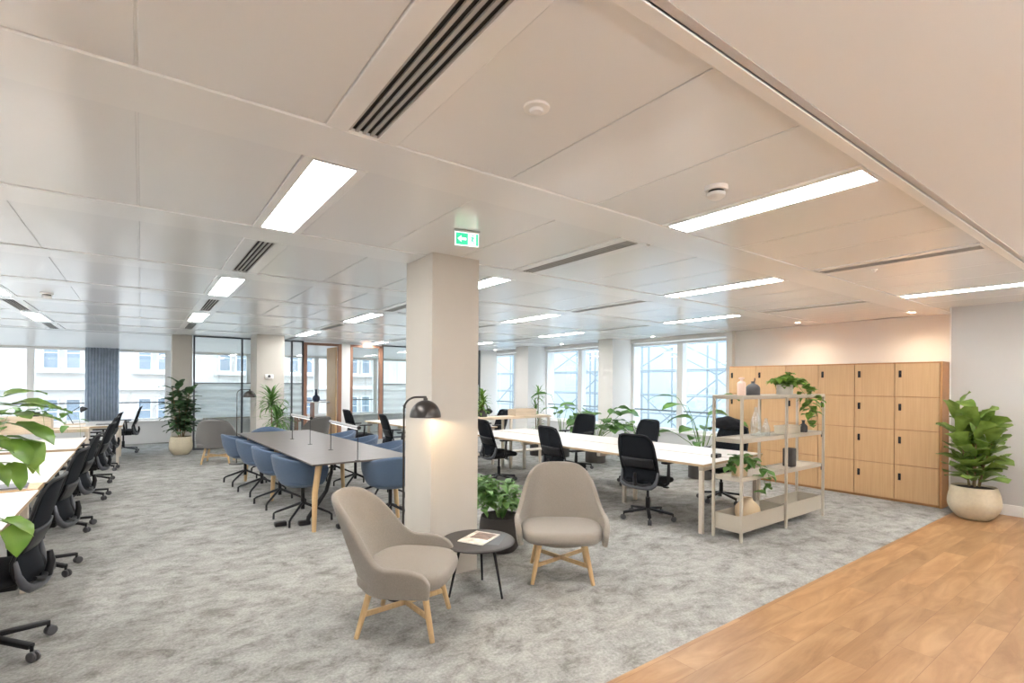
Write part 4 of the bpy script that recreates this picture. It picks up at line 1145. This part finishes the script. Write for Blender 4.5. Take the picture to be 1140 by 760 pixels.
# ------------------------------------------------ outside: facade, scaffold
fb = thing('building', 'pale building facade with sash windows outside the far windows', 'building', (0, 21.5, 0))
MB().box(-16, 14, 0, 3, -12, 4.6).build('wall', 'facade', fb, smooth=False)
for i in range(9):
    x0 = -2.02+2.40*(i-4)
    for zc, hh in ((2.42, .95), (.55, .75)):
        for sg in (-.27, .27):
            x = x0+sg
            MB().box(x-.16, x+.16, -.03, -.001, zc-hh/2, zc+hh/2).build('window', 'facglass', fb, smooth=False)
            fr = MB(); fr.box(x-.20, x-.16, -.09, -.001, zc-hh/2, zc+hh/2); fr.box(x+.16, x+.20, -.09, -.001, zc-hh/2, zc+hh/2); fr.box(x-.20, x+.20, -.09, -.001, zc+hh/2, zc+hh/2+.05); fr.box(x-.20, x+.20, -.09, -.001, zc-hh/2-.05, zc-hh/2); fr.box(x-.16, x+.16, -.05, -.031, zc-.015, zc+.015)
            fr.build('window_frame', 'facwhite', fb, smooth=False)
        MB().box(x0-.62, x0+.62, -.22, -.001, zc-hh/2-.16, zc-hh/2-.055).build('ledge', 'facwhite', fb, smooth=False)
MB().box(-16, 14, -.18, -.001, 1.25, 1.40).build('string_course', 'facwhite', fb, smooth=False)
MB().box(-40, 40, -6, 50, -12.2, -12).build('ground', 'facade', smooth=False)
struct(bpy.data.objects['ground']); bpy.data.objects['ground'].name = 'floor'
sc = thing('scaffold', 'steel scaffolding frames outside the right windows', 'scaffolding', (0, 0, 0))
def tb(ps, r=.025, nm='tube'): MB().tube(ps, r, 8).build(nm, 'scaff', sc)
for xs in (11.6, 13.0):
    for y in (3.0, 5.1, 7.2, 9.3, 11.4, 13.5, 15.6, 17.7): tb([(xs, y, -3), (xs, y, 4)], .03, 'standard'); tb([(xs+.1, y+.32, -3), (xs+.1, y+.32, 4)], .025, 'standard')
    for z in (-1.1, .15, .75, 1.25, 1.95, 2.75, 3.6): tb([(xs, 2, z), (xs, 19, z)], .022, 'ledger')
    for i, y in enumerate((3.0, 5.1, 7.2, 9.3, 11.4, 13.5, 15.6)):
        if i % 2: tb([(xs+.03, y, .2), (xs+.03, y+2.1, 1.7)], .02, 'brace'); tb([(xs+.03, y+2.1, 1.8), (xs+.03, y, 2.8)], .02, 'brace')
        else: tb([(xs+.03, y+2.1, .2), (xs+.03, y, 1.7)], .02, 'brace'); tb([(xs+.03, y, 1.8), (xs+.03, y+2.1, 2.8)], .02, 'brace')
s = MB(); rows = []
for z in (-6, -2, 1, 3, 5):
    rows.append([Vector((14.2+.10*sin(i*1.3+z), -2+i*.8, z)) for i in range(32)])
s.grid(rows); tag(s.build('scaffold_sheeting', 'sheet', mods=[('SOLIDIFY', dict(thickness=.02))]), 'pale translucent sheeting behind the scaffolding', 'sheeting')

# added uplights, unseen behind and left of the camera, that brighten the ceiling
for x, y in ((-2.2, -1.5), (1.2, -1.5), (4.6, -1.5), (7.2, -1.2), (-4.6, 2.0), (-4.6, 5.2), (-4.6, 8.4), (-4.9, 11.6)):
    t = thing('added_uplight', 'added linear uplight, unseen, that brightens the ceiling', 'fill light', (x, y, 2.05), 0, 'added uplights out of view')
    MB().box(-.75, .75, -.04, .04, 0, .05, .004).build('body', 'trim', t)
    MB().box(-.73, .73, -.035, .035, .0502, .056).build('upper_diffuser', 'led', t, smooth=False)
    for s in (-.6, .6): MB().tube([(s, 0, .05), (s, 0, C-2.05)], .002, 6).build('wire', 'blackm', t)
    area('fill_uplight', (x, y, 2.12), 1.46, UPFILL, (.96, .98, 1), (pi, 0, 0), .07)
# black stand-in for a shape of unclear nature under the dark table
t = thing('unclear_black_shape', 'black curved stand-in for an unclear shape under the dark table', 'stand-in', (1.72, 5.72, 0))
MB().tube([(0, 0, .69), (-.01, 0, .55), (-.06, .01, .35), (-.16, .02, .20), (-.24, .03, .08), (-.25, .03, .03)], [.016, .018, .022, .024, .024, .02], 10).build('spine', 'black', t)
for dx, dy in ((-.28, .05), (.02, -.30), (-.5, .15)):
    MB().box(dx-.06, dx+.06, dy-.04, dy+.04, 0, .045, .01).build('floor_piece', 'black', t)
EXPO=1.09
# ---------------------------------------------------------------- world, camera, view
w = bpy.data.worlds.new('sky'); scn.world = w; w.use_nodes = True
nt = w.node_tree; bg = nt.nodes['Background']
tc = nt.nodes.new('ShaderNodeTexCoord'); sp = nt.nodes.new('ShaderNodeSeparateXYZ'); rp = nt.nodes.new('ShaderNodeValToRGB')
rp.color_ramp.elements[0].position = .0; rp.color_ramp.elements[0].color = (.62, .72, .82, 1)
rp.color_ramp.elements[1].position = .8; rp.color_ramp.elements[1].color = (.80, .90, 1, 1)
nt.links.new(tc.outputs['Generated'], sp.inputs[0]); nt.links.new(sp.outputs[2], rp.inputs[0]); nt.links.new(rp.outputs[0], bg.inputs[0])
bg.inputs[1].default_value = 3.1
cd = bpy.data.cameras.new('camera'); cam = bpy.data.objects.new('camera', cd); COL.objects.link(cam)
cd.sensor_width = 36; cd.lens = 564.4/1140*36; cd.shift_y = 46.7/1140; cd.clip_start = .02; cd.clip_end = 200
ya = rd(36.2); ro = rd(.413)
Fw = Vector((sin(ya), cos(ya), 0)); r0 = Vector((cos(ya), -sin(ya), 0)); u0 = Vector((0, 0, 1))
R_ = r0*cos(ro)+u0*sin(ro); U_ = -r0*sin(ro)+u0*cos(ro)
mt = Matrix((R_, U_, -Fw)).transposed().to_4x4(); mt.translation = (0, 0, 1.55)
cam.matrix_world = mt; scn.camera = cam
vs = scn.view_settings; vs.view_transform = 'Standard'; vs.look = 'None'; vs.gamma = 1; vs.use_curve_mapping = False; vs.exposure = EXPO
